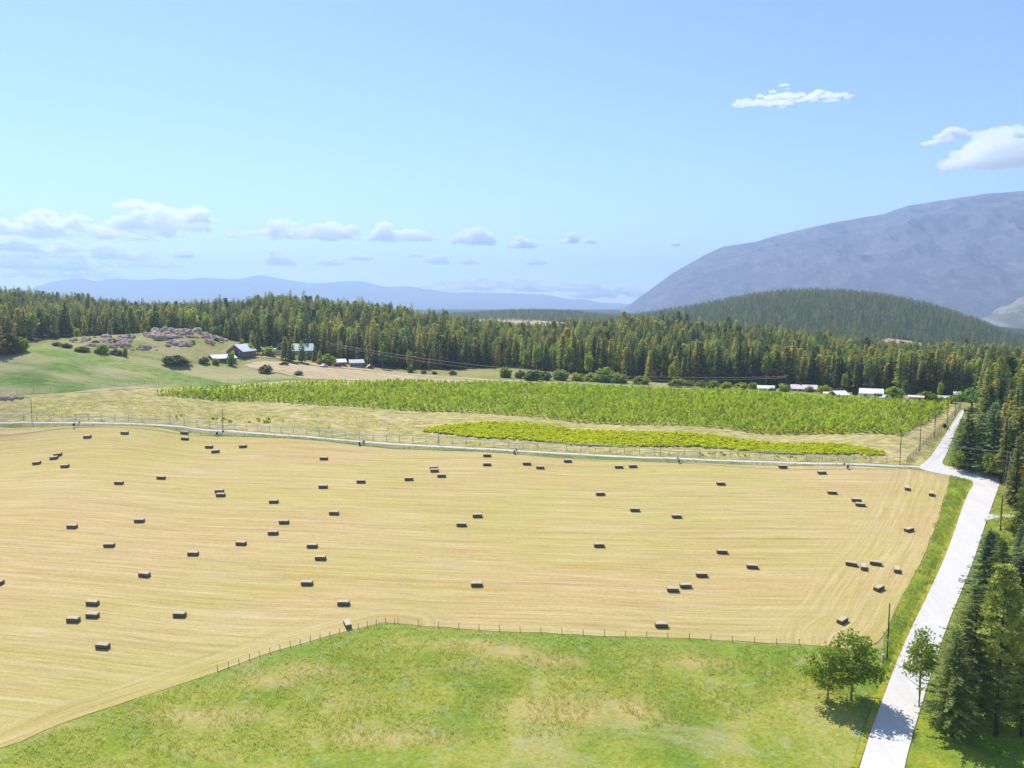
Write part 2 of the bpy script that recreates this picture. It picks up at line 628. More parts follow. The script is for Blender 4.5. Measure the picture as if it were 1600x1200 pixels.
MAT['near_meadow'] = grass_mat('lush_meadow_grass', [(0.3, (0.17, 0.25, 0.035)), (0.45, (0.27, 0.32, 0.045)), (0.6, (0.38, 0.37, 0.08)), (0.75, (0.42, 0.37, 0.14))], 0.06, meadow_extra, 1.4)
MAT['verge'] = grass_mat('verge_grass', [(0.3, (0.11, 0.20, 0.03)), (0.5, (0.23, 0.30, 0.035)), (0.68, (0.36, 0.36, 0.045))], 0.16, None, 1.6)
MAT['verge_yellow'] = grass_mat('yellow_verge_grass', [(0.3, (0.25, 0.30, 0.03)), (0.5, (0.38, 0.36, 0.04)), (0.7, (0.48, 0.38, 0.1))], 0.2, None, 1.6)
MAT['strip_grass'] = grass_mat('track_edge_grass', [(0.3, (0.16, 0.20, 0.07)), (0.5, (0.28, 0.29, 0.12)), (0.7, (0.42, 0.36, 0.2))], 0.2, None, 1.6, (0.4, 1, 1))
MAT['dry_meadow'] = grass_mat('dry_meadow_grass', [(0.3, (0.30, 0.31, 0.08)), (0.45, (0.47, 0.40, 0.16)), (0.6, (0.52, 0.43, 0.19)), (0.75, (0.50, 0.40, 0.24))], 0.11, None, 0.7, (0.35, 1, 1), 0.55)


def pasture_extra(nt, c):
    f = noise(nt, 0.03, 5, 0.6, coords(nt, (0.45, 1.6, 1), (0, 0, -0.25)), 0.8)
    return mixc(nt, ramp(nt, f, [(0.49, (0, 0, 0)), (0.65, (0.75, 0.75, 0.75))]), c, (0.43, 0.35, 0.2))


MAT['pasture'] = grass_mat('green_pasture', [(0.3, (0.14, 0.23, 0.06)), (0.5, (0.20, 0.28, 0.07)), (0.7, (0.30, 0.31, 0.11))], 0.03, pasture_extra, 0.5, (0.4, 1, 1), 0.45)
MAT['tan_grass'] = grass_mat('tan_bleached_grass', [(0.3, (0.42, 0.36, 0.17)), (0.5, (0.50, 0.38, 0.24)), (0.7, (0.56, 0.45, 0.3))], 0.08, None, 0.5, (0.4, 1, 1), 0.4)
MAT['lawn'] = grass_mat('bright_lawn', [(0.3, (0.22, 0.30, 0.03)), (0.7, (0.34, 0.36, 0.05))], 0.1, None, 1.2)
MAT['orchard_floor'] = grass_mat('orchard_grass', [(0.3, (0.18, 0.22, 0.03)), (0.5, (0.28, 0.30, 0.04)), (0.7, (0.4, 0.38, 0.1))], 0.15, None, 0.9)
MAT['forest_floor'] = grass_mat('forest_litter', [(0.3, (0.035, 0.04, 0.02)), (0.55, (0.07, 0.065, 0.035)), (0.75, (0.13, 0.11, 0.06))], 0.04, None, 0.5)
MAT['knoll'] = grass_mat('knoll_grass', [(0.3, (0.20, 0.25, 0.06)), (0.5, (0.34, 0.31, 0.12)), (0.7, (0.42, 0.33, 0.2))], 0.06, None, 0.8)
MAT['gravel'] = grass_mat('pale_gravel', [(0.3, (0.52, 0.50, 0.47)), (0.7, (0.64, 0.62, 0.58))], 0.3, None, 2.5, fine_amt=0.1, bump_s=0.2)
MAT['dusty'] = grass_mat('grey_dust', [(0.3, (0.40, 0.35, 0.34)), (0.7, (0.52, 0.46, 0.46))], 0.3, None, 1.5, fine_amt=0.15)

# asphalt bleached by the sun
m, nt, p = new_mat('sun_bleached_road')
f = noise(nt, 0.25, 6, 0.65, coords(nt, (2.0, 0.25, 1), (0, 0, -0.12)))
g = noise(nt, 1.5, 6, 0.75, coords(nt))
c = ramp(nt, f, [(0.3, (0.60, 0.56, 0.53)), (0.7, (0.69, 0.65, 0.615))])
c = mixc(nt, 1.0, c, ramp(nt, g, [(0.3, (0.92,) * 3), (0.6, (1.03,) * 3)]), 'MULTIPLY')
nt.links.new(c, p.inputs["Base Color"])
MAT['road'] = m


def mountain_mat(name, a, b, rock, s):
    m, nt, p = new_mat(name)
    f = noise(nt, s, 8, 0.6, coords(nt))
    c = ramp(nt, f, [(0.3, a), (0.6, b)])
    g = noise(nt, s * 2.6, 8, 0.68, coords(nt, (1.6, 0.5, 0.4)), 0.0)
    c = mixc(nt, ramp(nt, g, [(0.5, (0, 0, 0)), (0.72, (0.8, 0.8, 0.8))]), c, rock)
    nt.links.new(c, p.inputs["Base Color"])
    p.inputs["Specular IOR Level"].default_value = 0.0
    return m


MAT['mountain'] = mountain_mat('mountain_slope', (0.115, 0.13, 0.18), (0.155, 0.17, 0.22), (0.25, 0.235, 0.27), 0.006)  # blue of the haze mixed into the slope colour
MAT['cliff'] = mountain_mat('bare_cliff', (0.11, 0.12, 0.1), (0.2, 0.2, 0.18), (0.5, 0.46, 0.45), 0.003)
MAT['far'] = mountain_mat('far_range_slope', (0.14, 0.18, 0.22), (0.19, 0.23, 0.27), (0.25, 0.28, 0.31), 0.0009)  # pale blue-grey colour stands in for haze over the distance

# cloud: thin veils of vapour that let much of the light through, many layers deep
m, nt, p = new_mat('cloud_vapour')
p.inputs["Base Color"].default_value = (1, 1, 1, 1)
p.inputs["Roughness"].default_value = 1
p.inputs["Specular IOR Level"].default_value = 0
tr = nt.nodes.new("ShaderNodeBsdfTranslucent")
tr.inputs[0].default_value = (1, 1, 1, 1)
mx = nt.nodes.new("ShaderNodeMixShader")
mx.inputs[0].default_value = 0.55
nt.links.new(p.outputs[0], mx.inputs[1])
nt.links.new(tr.outputs[0], mx.inputs[2])
tp = nt.nodes.new("ShaderNodeBsdfTransparent")
mx2 = nt.nodes.new("ShaderNodeMixShader")
uvn = nt.nodes.new("ShaderNodeUVMap")
cn = noise(nt, 5.0, 6, 0.65, coords(nt, kind="Generated", scale=(3, 3, 1)))
nt.links.new(ramp(nt, cn, [(0.33, (0.05,) * 3), (0.6, (0.6,) * 3)]), mx2.inputs[0])
nt.links.new(tp.outputs[0], mx2.inputs[1])
nt.links.new(mx.outputs[0], mx2.inputs[2])
nt.links.new(mx2.outputs[0], nt.nodes["Material Output"].inputs[0])
MAT['cloud'] = m

# ------------------------------------------------------------------ ground
RMAX = 14200.0
th = np.concatenate([np.linspace(-math.pi, -0.72, 60, endpoint=False), np.linspace(-0.72, 0.72, 420, endpoint=False), np.linspace(0.72, math.pi, 60, endpoint=False)])
rr = np.concatenate([[1.0, 20, 50, 80], np.exp(np.linspace(math.log(100), math.log(3300), 480)), np.exp(np.linspace(math.log(3500), math.log(RMAX), 24))])
TT, RR = np.meshgrid(th, rr)
GX, GY = RR * np.sin(TT), RR * np.cos(TT)
GZ = H(GX, GY)
nr, nth = TT.shape
idx = np.arange(nr * nth).reshape(nr, nth)
nx = np.roll(idx, -1, 1)
q = np.stack([idx[:-1], nx[:-1], nx[1:], idx[1:]], 2).reshape(-1, 4)[:, ::-1]
cV = np.stack([GX, GY, GZ], 2).reshape(-1, 3)
cap = np.stack([idx[0], nx[0], np.full(nth, len(cV))], 1)[:, ::-1]
cV = np.concatenate([cV, [[0, 0, float(H(0, 1))]]])
o = link("ground", mesh_np("ground", cV, [q, cap], [MAT['base']], smooth=True))
tag(o, "rolling grassy valley ground under the fields and woods", "ground", kind="structure")


def inside(poly, P):
    x, y = P[:, 0], P[:, 1]
    r = np.zeros(len(P), bool)
    n = len(poly)
    j = n - 1
    for i in range(n):
        xi, yi = poly[i]
        xj, yj = poly[j]
        c = ((yi > y) != (yj > y)) & (x < (xj - xi) * (y - yi) / (yj - yi + 1e-12) + xi)
        r ^= c
        j = i
    return r


def densify(pl, step, closed=True, jit=0.0, rnd=None):
    out = []
    n = len(pl)
    for i in range(n if closed else n - 1):
        a = np.array(pl[i], float)
        b = np.array(pl[(i + 1) % n], float)
        k = max(1, int(np.hypot(*(b - a)) / step))
        for s in range(k):
            q = a + (b - a) * s / k
            if jit and s:
                q = q + (rnd.rand(2) - 0.5) * 2 * jit
            out.append(tuple(q))
    if not closed:
        out.append(tuple(pl[-1]))
    return out


def smooth_poly(pl, closed=True, it=2):
    for _ in range(it):
        n = len(pl)
        out = []
        rng = range(n if closed else n - 1)
        if not closed:
            out.append(pl[0])
        for i in rng:
            a, b = pl[i], pl[(i + 1) % n]
            out.append((a[0] * .75 + b[0] * .25, a[1] * .75 + b[1] * .25))
            out.append((a[0] * .25 + b[0] * .75, a[1] * .25 + b[1] * .75))
        if not closed:
            out.append(pl[-1])
        pl = out
    return pl


def px_poly(pp):
    return [tuple(G(a, b)[:2]) for a, b in pp]


def sheet(name, poly, off, mat, sp=3.0, label=None, cat=None, jit=0.0, edge=3.0, kind="structure", seed=1):
    rnd = np.random.RandomState(seed)
    poly = densify(poly, edge, True, jit, rnd)
    P = np.array(poly)
    lo, hi = P.min(0), P.max(0)
    gx, gy = np.meshgrid(np.arange(lo[0], hi[0], sp), np.arange(lo[1], hi[1], sp))
    g = np.stack([gx.ravel(), gy.ravel()], 1)
    g = g[inside(poly, g)]
    verts = [Vector(p) for p in poly] + [Vector((float(a), float(b))) for a, b in g]
    n = len(poly)
    res = delaunay_2d_cdt(verts, [(i, (i + 1) % n) for i in range(n)], [list(range(n))], 1, 1e-4)
    V = np.array([tuple(v) for v in res[0]])
    T = np.array(res[2], np.int32)
    a, b, c = V[T[:, 0]], V[T[:, 1]], V[T[:, 2]]
    cr = (b[:, 0] - a[:, 0]) * (c[:, 1] - a[:, 1]) - (b[:, 1] - a[:, 1]) * (c[:, 0] - a[:, 0])
    T[cr < 0] = T[cr < 0][:, ::-1]
    Z = H(V[:, 0], V[:, 1]) + off
    o = link(name, mesh_np(name, np.column_stack([V, Z]), T, [mat], smooth=True))
    tag(o, label, cat, kind=kind)
    return o, V


# hay field
field_far = [(-350, 668), (0, 666), (150, 665), (250, 668), (400, 682), (560, 695), (700, 704), (850, 712), (1060, 722), (1250, 727), (1440, 734), (1484, 741)]
field_right = [(1481, 760), (1470, 800), (1458, 835), (1440, 878), (1424, 905), (1410, 930), (1396, 960), (1386, 985), (1372, 1003), (1352, 1014)]
field_near = [(1320, 1014), (1260, 1008), (1100, 999), (900, 992), (750, 985), (640, 976), (598, 973), (560, 983), (500, 998), (430, 1018), (345, 1048), (250, 1080), (100, 1130), (-150, 1230), (-420, 1330)]
fpoly = px_poly(field_far + field_right + field_near)
fo, fV = sheet("hay_field", fpoly, 0.09, MAT['hay'], 3.0, "mown golden hay field with curving cut rows", "field", jit=0.25)


def dist_line(P, L):
    L = np.array(L)
    best = np.full(len(P), 1e9)
    for i in range(len(L) - 1):
        a, b = L[i], L[i + 1]
        ab = b - a
        t = np.clip(((P - a) @ ab) / (ab @ ab), 0, 1)
        d = np.hypot(*(P - (a + t[:, None] * ab)).T)
        best = np.minimum(best, d)
    return best


R_line = px_poly([(1484, 741)] + field_right)
N_line = px_poly([(640, 976), (598, 973), (560, 983), (500, 998), (430, 1018), (345, 1048), (250, 1080), (100, 1130), (-150, 1230)])
dR = dist_line(fV, R_line)
dN = dist_line(fV, N_line)
me = fo.data
wob = 8 * fbm(fV[:, 0] / 80, fV[:, 1] / 80, 2, 3) + 3 * np.sin(fV[:, 0] / 55 + 1.0)
main_uv = np.stack([fV[:, 0], fV[:, 1] * 0.97 + fV[:, 0] * 0.07 + wob], 1)
head = np.minimum(dR, dN)
head_uv = np.stack([fV[:, 1] + 0.4 * fV[:, 0], head + 1.2 * fbm(fV[:, 0] / 30, fV[:, 1] / 30, 2, 9)], 1)
mask = np.maximum(np.clip((21 - dR) / 11, 0, 0.8), np.clip((8 - dN) / 4, 0, 1))
vi = np.empty(len(me.loops), np.int32)
me.loops.foreach_get("vertex_index", vi)
for nm, arr in (("main_rows", main_uv), ("headland_rows", head_uv)):
    l = me.uv_layers.new(name=nm)
    l.data.foreach_set("uv", arr[vi].astype(np.float32).ravel())
atr = me.attributes.new("headland", 'FLOAT', 'POINT')
atr.data.foreach_set("value", mask.astype(np.float32))

# near meadow below the fence
mo, mV = sheet("near_meadow", px_poly([(1378, 1012), (1372, 1060), (1350, 1130), (1330, 1210), (1300, 1400), (-420, 1400), (-420, 1326), (-150, 1226), (100, 1126), (250, 1076), (345, 1045), (430, 1015), (500, 995), (560, 980.5), (598, 970.5), (640, 974),
                              (750, 983), (900, 990), (1100, 997), (1260, 1006), (1320, 1012), (1352, 1012)]), 0.03, MAT['near_meadow'], 3.0,
      "lush green and straw coloured meadow below the wire fence", "meadow", jit=0.15)
dryn = np.zeros(len(mV))
for a_, b_, sx_, sy_ in [(715, 1003, 70, 9), (790, 1014, 75, 10), (860, 1030, 60, 9), (640, 1000, 40, 6), (500, 1042, 80, 8), (1080, 1040, 110, 10), (420, 1060, 60, 9), (300, 1120, 120, 16), (900, 1110, 140, 20), (600, 1150, 120, 22)]:
    qx, qy, _ = project(mV[:, 0], mV[:, 1], H(mV[:, 0], mV[:, 1]))
    dryn = np.maximum(dryn, np.clip(1.25 - ((qx - a_) / sx_) ** 2 - ((qy - b_) / sy_) ** 2 + 1.6 * fbm(mV[:, 0] / 7, mV[:, 1] / 7, 3, 4), 0, 1))
edge_y = np.interp(qx, [345, 430, 500, 598, 640, 750, 900, 1100, 1260], [1048, 1018, 1000, 973, 976, 985, 992, 999, 1008])
lush = np.clip(1 - np.abs(qy - edge_y - 9) / 12 + 1.2 * fbm(mV[:, 0] / 9, mV[:, 1] / 5, 3, 7), 0, 1) * 0.85
for nm_, ar_ in (("dryness", dryn), ("lushness", lush)):
    at_ = mo.data.attributes.new(nm_, 'FLOAT', 'POINT')
    at_.data.foreach_set("value", ar_.astype(np.float32))
# verge between field and road
road_left = [(1300, 1400), (1340, 1200), (1395, 1050), (1418, 995), (1440, 950), (1460, 908), (1475, 875), (1490, 835), (1503, 795), (1513, 770), (1522, 758), (1519, 752), (1503, 747.5), (1478, 742.5), (1455, 738), (1436, 733)]
sheet("verge_grass", px_poly([(1482, 743), (1482, 760), (1472, 800), (1460, 835), (1442, 878), (1426, 905), (1412, 930), (1398, 960), (1388, 985), (1380, 1003), (1380, 1012), (1374, 1060), (1352, 1130), (1332, 1210), (1302, 1400)] + [(a + 1, b) for a, b in road_left[:13]] + [(1500, 744.5)]),
      0.06, MAT['verge'], 2.5, "rough green verge between hay field and road", "verge", jit=0.2)
sheet("road_shoulder_grass", px_poly([(a + 1, b) for a, b in road_left[1:12]] + [(1516, 756), (1506, 775), (1496, 798), (1483, 835), (1467, 875), (1452, 908), (1431, 950), (1408, 995), (1384, 1050), (1328, 1200)]),
      0.10, MAT['verge_yellow'], 2.5, "yellow mown grass strip along the left road edge", "verge", jit=0.2)
# roads
road_right = [(1502, 640), (1508, 640), (1502, 655), (1494, 672), (1486, 692), (1478, 712), (1470, 726), (1486, 731), (1515, 735), (1541, 739), (1558, 743.5), (1563, 751), (1560, 763), (1552, 785), (1545, 804), (1541, 815), (1530, 850), (1520, 880), (1510, 905), (1500, 930), (1487, 960), (1474, 995), (1456, 1050), (1410, 1200), (1380, 1400)]
road_far_left = [(1436, 728), (1447, 722), (1460, 706), (1474, 684), (1485, 666), (1495, 650)]
sheet("road", px_poly(smooth_poly(road_left + road_far_left + road_right[:-1] + [(1380, 1400)], True, 2)), 0.16, MAT['road'], 3.0, "pale sun bleached road bending sharply beside the hay field", "road")
track_c = [(-350, 660), (0, 659.5), (150, 661), (250, 664), (400, 677), (560, 690), (700, 699), (850, 707), (1060, 718), (1250, 723), (1440, 730)]
tk = smooth_poly(track_c, False, 1)
sheet("gravel_track", px_poly([(a, b - 1.1) for a, b in tk] + [(a, b + 1.5) for a, b in reversed(tk)]), 0.14, MAT['gravel'], 3.0, "thin white gravel track along the far field edge", "track")
sheet("track_side_grass", px_poly([(a, b + 0.5) for a, b in tk] + [(1478, 741), (1440, 735.5), (1250, 728.5), (1060, 723.5), (850, 713.5), (700, 705.5), (560, 696.5), (400, 684), (250, 669), (150, 666.5), (0, 667.5), (-350, 669)]),
      0.10, MAT['strip_grass'], 2.5, "weedy grass strip between track and hay field", "verge", jit=0.35)
sheet("driveway", px_poly([(1542, 803.5), (1560, 805), (1680, 803), (1680, 808), (1560, 809.5), (1540, 814)]), 0.12, MAT['gravel'], 2.0, "short pale driveway turning off right into trees", "driveway")
sheet("roadside_grass", px_poly([(1472, 727), (1480, 712), (1488, 692), (1497, 672), (1505, 655), (1560, 655), (1700, 690), (1800, 900), (1800, 1400), (1384, 1400), (1412, 1200), (1458, 1050), (1476, 995), (1489, 960), (1502, 930), (1512, 905), (1522, 880), (1532, 850), (1543, 815), (1547, 804), (1554, 785), (1561, 762), (1562, 752), (1555, 745), (1540, 741), (1515, 737), (1486, 733)]),
      0.05, MAT['verge'], 3.0, "grass and weeds on the wooded side of the road", "verge")
# beyond the track
top_edge = [(1436, 727), (1447, 721), (1460, 704), (1474, 682), (1485, 664), (1495, 648), (1500, 638)]
sheet("dry_meadow", px_poly([(a, b - 2.2) for a, b in tk] + top_edge + [(1490, 628), (1400, 626), (1300, 620), (1150, 613), (1000, 608), (850, 603), (700, 600), (560, 596), (420, 597), (300, 604), (200, 607), (100, 614), (0, 620), (-350, 628)]),
      0.04, MAT['dry_meadow'], 3.5, "dry yellow meadow between the track and the orchard", "meadow", jit=0.3)
sheet("green_pasture", px_poly([(-350, 627), (0, 619), (100, 613), (200, 606), (300, 603), (420, 596), (470, 592), (440, 585), (400, 579), (340, 572), (260, 566), (200, 556), (120, 545), (60, 541), (30, 543), (0, 548), (-350, 560)]),
      0.06, MAT['pasture'], 4.0, "green hillside pasture streaked with pale soil", "pasture", jit=0.5)
sheet("tan_meadow", px_poly([(400, 577), (440, 583), (475, 592), (560, 595), (700, 599), (850, 602), (900, 600), (850, 596), (780, 594), (700, 589), (620, 582), (560, 578), (500, 574), (450, 566), (410, 564), (380, 570)]),
      0.08, MAT['tan_grass'], 4.0, "tan bleached meadow below the farmhouses", "meadow", jit=0.4)
sheet("soil_patch", px_poly(smooth_poly([(110, 613), (150, 608), (200, 604.5), (262, 603), (240, 606), (180, 609.5), (130, 614)])), 0.12, MAT['tan_grass'], 3.0, "pale bare soil patch at the pasture foot", "soil", jit=0.3)
sheet("knoll_grass", px_poly(smooth_poly([(80, 546), (150, 530), (225, 524), (275, 516), (325, 522), (365, 535), (395, 545), (390, 560), (350, 572), (270, 564), (200, 553), (120, 543)], True, 1)), 0.10, MAT['knoll'], 4.0,
      "grassy rocky knoll behind the green pasture", "knoll", jit=0.5)
sheet("house_lawn", px_poly([(440, 560), (470, 556), (500, 563), (505, 571), (470, 570), (440, 567)]), 0.16, MAT['lawn'], 3.0, "bright lawn in front of the green roofed house", "lawn")
sheet("farm_driveway", px_poly([(398, 559), (430, 560), (455, 564), (500, 573), (560, 578), (620, 584), (780, 597), (780, 594.5), (620, 581.5), (560, 575.5), (505, 570), (455, 560.5), (430, 556), (398, 556)]), 0.2, MAT['tan_grass'], 2.5, "pale farm driveway passing the houses", "driveway")
opoly_px = [(238, 617), (300, 609), (400, 606), (560, 601), (640, 598), (700, 601), (900, 606), (1060, 613), (1200, 617), (1300, 625), (1400, 630), (1484, 633), (1476, 645), (1445, 664), (1408, 681), (1300, 678), (1150, 673), (1000, 665), (850, 653), (790, 649), (700, 644), (600, 638), (500, 633), (400, 627), (300, 622)]
opoly = px_poly(opoly_px)
sheet("orchard_floor", opoly, 0.09, MAT['orchard_floor'], 3.5, "shaded grass under the orchard rows", "orchard floor", jit=0.4)
fr = np.array([[*at(a, c)[:2]] for a, b, c in FRONT])


# ------------------------------------------------------------------ mountains
def mountain(name, sil, r0, rpk, rback, mat, label, rough, na=260, nrad=90, seed=0, base=-20):
    sx = np.array([s[0] for s in sil], float)
    sy = np.array([s[1] for s in sil], float)
    px = np.linspace(sx[0], sx[-1], na)
    # cosine-smoothed silhouette with small fractal detail
    py = np.interp(px, sx, sy)
    k = np.hanning(9)
    py = np.convolve(np.pad(py, 4, mode='edge'), k / k.sum(), 'valid')
    py = py + 1.6 * fbm(px / 28, px * 0 + 3, 4, seed) * rough
    t = np.linspace(0, 1, nrad)
    V = np.zeros((nrad, na, 3))
    for i in range(na):
        a, zc = zat(px[i], py[i], rpk)
        tt = t * 1.35
        rad = np.where(tt <= 1, r0 + (rpk - r0) * tt, rpk + (rback - rpk) * (tt - 1) / 0.35)
        zb = base
        prof = np.where(tt <= 1, tt ** 1.15, 1 - ((tt - 1) / 0.35) ** 1.2)
        V[:, i, 0] = np.sin(a) * rad
        V[:, i, 1] = np.cos(a) * rad
        V[:, i, 2] = zb + (zc - zb) * prof
    S = (rpk - r0)
    X, Y = V[..., 0], V[..., 1]
    rid = np.abs(fbm(X / (S * .17), Y / (S * .42), 7, seed + 5)) * 2
    fall = np.clip(np.sin(np.clip(t * 1.35, 0, 1) * math.pi), 0, 1)[:, None] ** 0.8
    V[..., 2] += (0.35 - rid) * fall * (V[..., 2] - base) * 0.45 * rough
    idx = np.arange(nrad * na).reshape(nrad, na)
    q = np.stack([idx[:-1, :-1], idx[:-1, 1:], idx[1:, 1:], idx[1:, :-1]], 2).reshape(-1, 4)
    o = link(name, mesh_np(name, V.reshape(-1, 3), q, [mat], smooth=True))
    tag(o, label, "mountain", kind="structure")
    return o


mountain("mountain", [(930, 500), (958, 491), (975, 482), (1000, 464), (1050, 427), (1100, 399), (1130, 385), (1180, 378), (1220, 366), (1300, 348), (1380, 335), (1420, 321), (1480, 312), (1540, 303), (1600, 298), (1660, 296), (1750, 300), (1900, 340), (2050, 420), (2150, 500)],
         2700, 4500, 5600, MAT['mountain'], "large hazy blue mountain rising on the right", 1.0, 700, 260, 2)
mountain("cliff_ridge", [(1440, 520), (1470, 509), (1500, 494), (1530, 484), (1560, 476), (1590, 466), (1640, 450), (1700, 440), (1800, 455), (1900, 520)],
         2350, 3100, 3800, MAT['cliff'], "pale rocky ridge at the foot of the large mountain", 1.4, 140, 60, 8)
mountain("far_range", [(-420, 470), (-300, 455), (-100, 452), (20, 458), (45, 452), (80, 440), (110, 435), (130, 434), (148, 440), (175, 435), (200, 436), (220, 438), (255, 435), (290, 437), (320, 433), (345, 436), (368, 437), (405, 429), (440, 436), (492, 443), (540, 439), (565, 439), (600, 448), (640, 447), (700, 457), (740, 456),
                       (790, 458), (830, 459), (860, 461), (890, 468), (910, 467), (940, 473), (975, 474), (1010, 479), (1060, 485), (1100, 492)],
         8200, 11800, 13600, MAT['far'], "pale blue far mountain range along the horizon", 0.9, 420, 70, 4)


# ------------------------------------------------------------------ tree generators
def cards(C, D, L, W, rnd, fold=0.3):
    """diamond-shaped cards: centre C, direction D (unit), length L, width W"""
    n = len(C)
    up = rnd.normal(size=(n, 3)) * 0.7 + np.array([0, 0, 1.0])
    S = np.cross(D, up)
    S /= np.linalg.norm(S, axis=1)[:, None] + 1e-9
    L = L[:, None]
    W = W[:, None]
    nrm = np.cross(S, D)
    a = C - D * L * 0.5
    b = C + S * W * 0.5 - D * L * 0.05 + nrm * W * (rnd.rand(n, 1) - 0.5) * fold
    c = C + D * L * 0.5
    d = C - S * W * 0.5 + D * L * 0.08 + nrm * W * (rnd.rand(n, 1) - 0.5) * fold
    V = np.stack([a, b, c, d], 1).reshape(-1, 3)
    Fc = np.arange(n * 4).reshape(n, 4)
    return V, Fc


def conifer_crown(seed, h, rad, nb, steps, sub, z0=0.1, sparse=0.0, droop=0.25, power=0.85, card=1.0):
    """needle cards along drooping branches"""
    rnd = np.random.RandomState(seed)
    C, D, L, W = [], [], [], []
    lean = (rnd.rand(2) - 0.5) * 0.02 * h
    for i in range(nb):
        t = z0 + (0.985 - z0) * (i + rnd.rand()) / nb
        if rnd.rand() < sparse * (1 - t):
            continue
        z = t * h
        az = i * 2.39996 + rnd.rand() * 0.9
        tt = (t - z0) / (1 - z0)
        env = (1 - tt) ** power * min(1.0, 0.62 + tt * 2.5)
        bl = rad * env * (0.62 + 0.55 * rnd.rand()) + 0.006 * h
        ca, sa = math.cos(az), math.sin(az)
        rise = 0.35 * t - 0.12 + (rnd.rand() - 0.5) * 0.2
        k = max(2, int(steps * (0.35 + 0.65 * bl / rad)))
        for j in range(k):
            s = (j + 0.6 + 0.4 * rnd.rand()) / k
            pos = np.array([ca * bl * s + lean[0] * t, sa * bl * s + lean[1] * t, z + bl * (rise * s - droop * s * s + 0.10 * s ** 4)])
            dirb = np.array([ca, sa, rise - 2 * droop * s + 0.4 * s ** 3])
            dirb /= np.linalg.norm(dirb)
            side = np.array([-sa, ca, 0.0])
            for q in range(sub):
                sg = 1 if (q + j) % 2 else -1
                an = (0.5 + 0.5 * rnd.rand()) * sg * (1 - 0.4 * s)
                dd = dirb * math.cos(an) + side * math.sin(an) + np.array([0, 0, (rnd.rand() - 0.62) * 0.5])
                dd /= np.linalg.norm(dd)
                ll = (0.34 * bl * (1.15 - s) + 0.08 * rad + 0.006 * h) * (0.7 + 0.6 * rnd.rand()) * card
                C.append(pos + dd * ll * 0.42)
                D.append(dd)
                L.append(ll)
                W.append(ll * (0.34 + 0.2 * rnd.rand()))
    for j in range(4):                       # leader
        C.append(np.array([lean[0], lean[1], h * (0.965 + 0.012 * j)]))
        d = np.array([(rnd.rand() - 0.5) * .3, (rnd.rand() - 0.5) * .3, 1.0])
        D.append(d / np.linalg.norm(d))
        L.append(h * 0.035)
        W.append(h * 0.010)
    return cards(np.array(C), np.array(D), np.array(L), np.array(W), rnd)


def pine_crown(seed, h, rad, ncl, per, z0=0.35, card=0.5):
    """tufted pine: clusters of needles at the ends of upswept limbs"""
    rnd = np.random.RandomState(seed)
    C, D, L, W = [], [], [], []
    for i in range(ncl):
        t = z0 + (0.97 - z0) * (i + rnd.rand()) / ncl
        az = i * 2.39996 + rnd.rand()
        tt = (t - z0) / (1 - z0)
        env = math.sqrt(max(0.0, 1 - tt)) * min(1, 0.5 + 2 * tt)
        rr_ = rad * env * (0.35 + 0.65 * rnd.rand() ** 0.6)
        c = np.array([math.cos(az) * rr_, math.sin(az) * rr_, t * h + 0.12 * rr_])
        cr = (0.16 + 0.1 * rnd.rand()) * rad * (0.6 + env)
        for k in range(per):
            d = rnd.normal(size=3)
            d /= np.linalg.norm(d)
            d[2] = abs(d[2]) * 0.8 - 0.15
            p = c + d * cr * (0.4 + 0.6 * rnd.rand()) * np.array([1, 1, 0.6])
            dd = d + np.array([0, 0, 0.3])
            dd /= np.linalg.norm(dd)
            C.append(p)
            D.append(dd)
            l = card * (0.7 + 0.6 * rnd.rand())
            L.append(l)
            W.append(l * 0.4)
    return cards(np.array(C), np.array(D), np.array(L), np.array(W), rnd)


def leafy_crown(seed, c, ax, nblob, per, leaf, flat=0.0, hollow=0.45):
    """irregular leafy crown: blobs inside an ellipsoid, leaves near each blob's surface"""
    rnd = np.random.RandomState(seed)
    c = np.array(c, float)
    ax = np.array(ax, float)
    C, D = [], []
    for i in range(nblob):
        d = rnd.normal(size=3)
        d /= np.linalg.norm(d)
        if d[2] < -0.3:
            d[2] *= 0.4
        bc = c + d * ax * (0.35 + 0.5 * rnd.rand())
        br = ax * (0.26 + 0.24 * rnd.rand()) * np.array([1, 1, 0.85])
        n = rnd.normal(size=(per, 3))
        n /= np.linalg.norm(n, axis=1)[:, None]
        p = bc + n * br * (hollow + (1 - hollow) * rnd.rand(per, 1))
        C.append(p)
        dd = n * 0.5 + rnd.normal(size=(per, 3)) * 0.6
        D.append(dd / (np.linalg.norm(dd, axis=1)[:, None] + 1e-9))
    C = np.concatenate(C)
    D = np.concatenate(D)
    m_ = C[:, 2] > 0.05
    C, D = C[m_], D[m_]
    L = leaf * (0.6 + 0.8 * rnd.rand(len(C)))
    return cards(C, D, L, L * 0.62, rnd)


def trunk_mb(h, r, seed=0, limbs=0, rad=2.0, lz=0.35):
    rnd = random.Random(seed)
    mb = MB()
    pts, rd = [], []
    for i in range(6):
        t = i / 5
        pts.append(((rnd.random() - .5) * r * 1.2 * t, (rnd.random() - .5) * r * 1.2 * t, h * t - 0.3 * (i == 0)))
        rd.append(r * (1 - 0.88 * t) + 0.01)
    mb.tube(pts, rd, 6)
    for k in range(limbs):
        t = lz + (0.9 - lz) * k / max(1, limbs)
        a = k * 2.4 + rnd.random()
        L = rad * (1 - 0.6 * t) * (0.6 + 0.4 * rnd.random())
        z = h * t
        p1 = (math.cos(a) * L * 0.5, math.sin(a) * L * 0.5, z + L * 0.22)
        p2 = (math.cos(a) * L, math.sin(a) * L, z + L * 0.55)
        mb.tube([(0, 0, z), p1, p2], [r * 0.38 * (1 - t * .5), r * 0.22, r * 0.08], 4, False)
    return mb


PROTO = {}


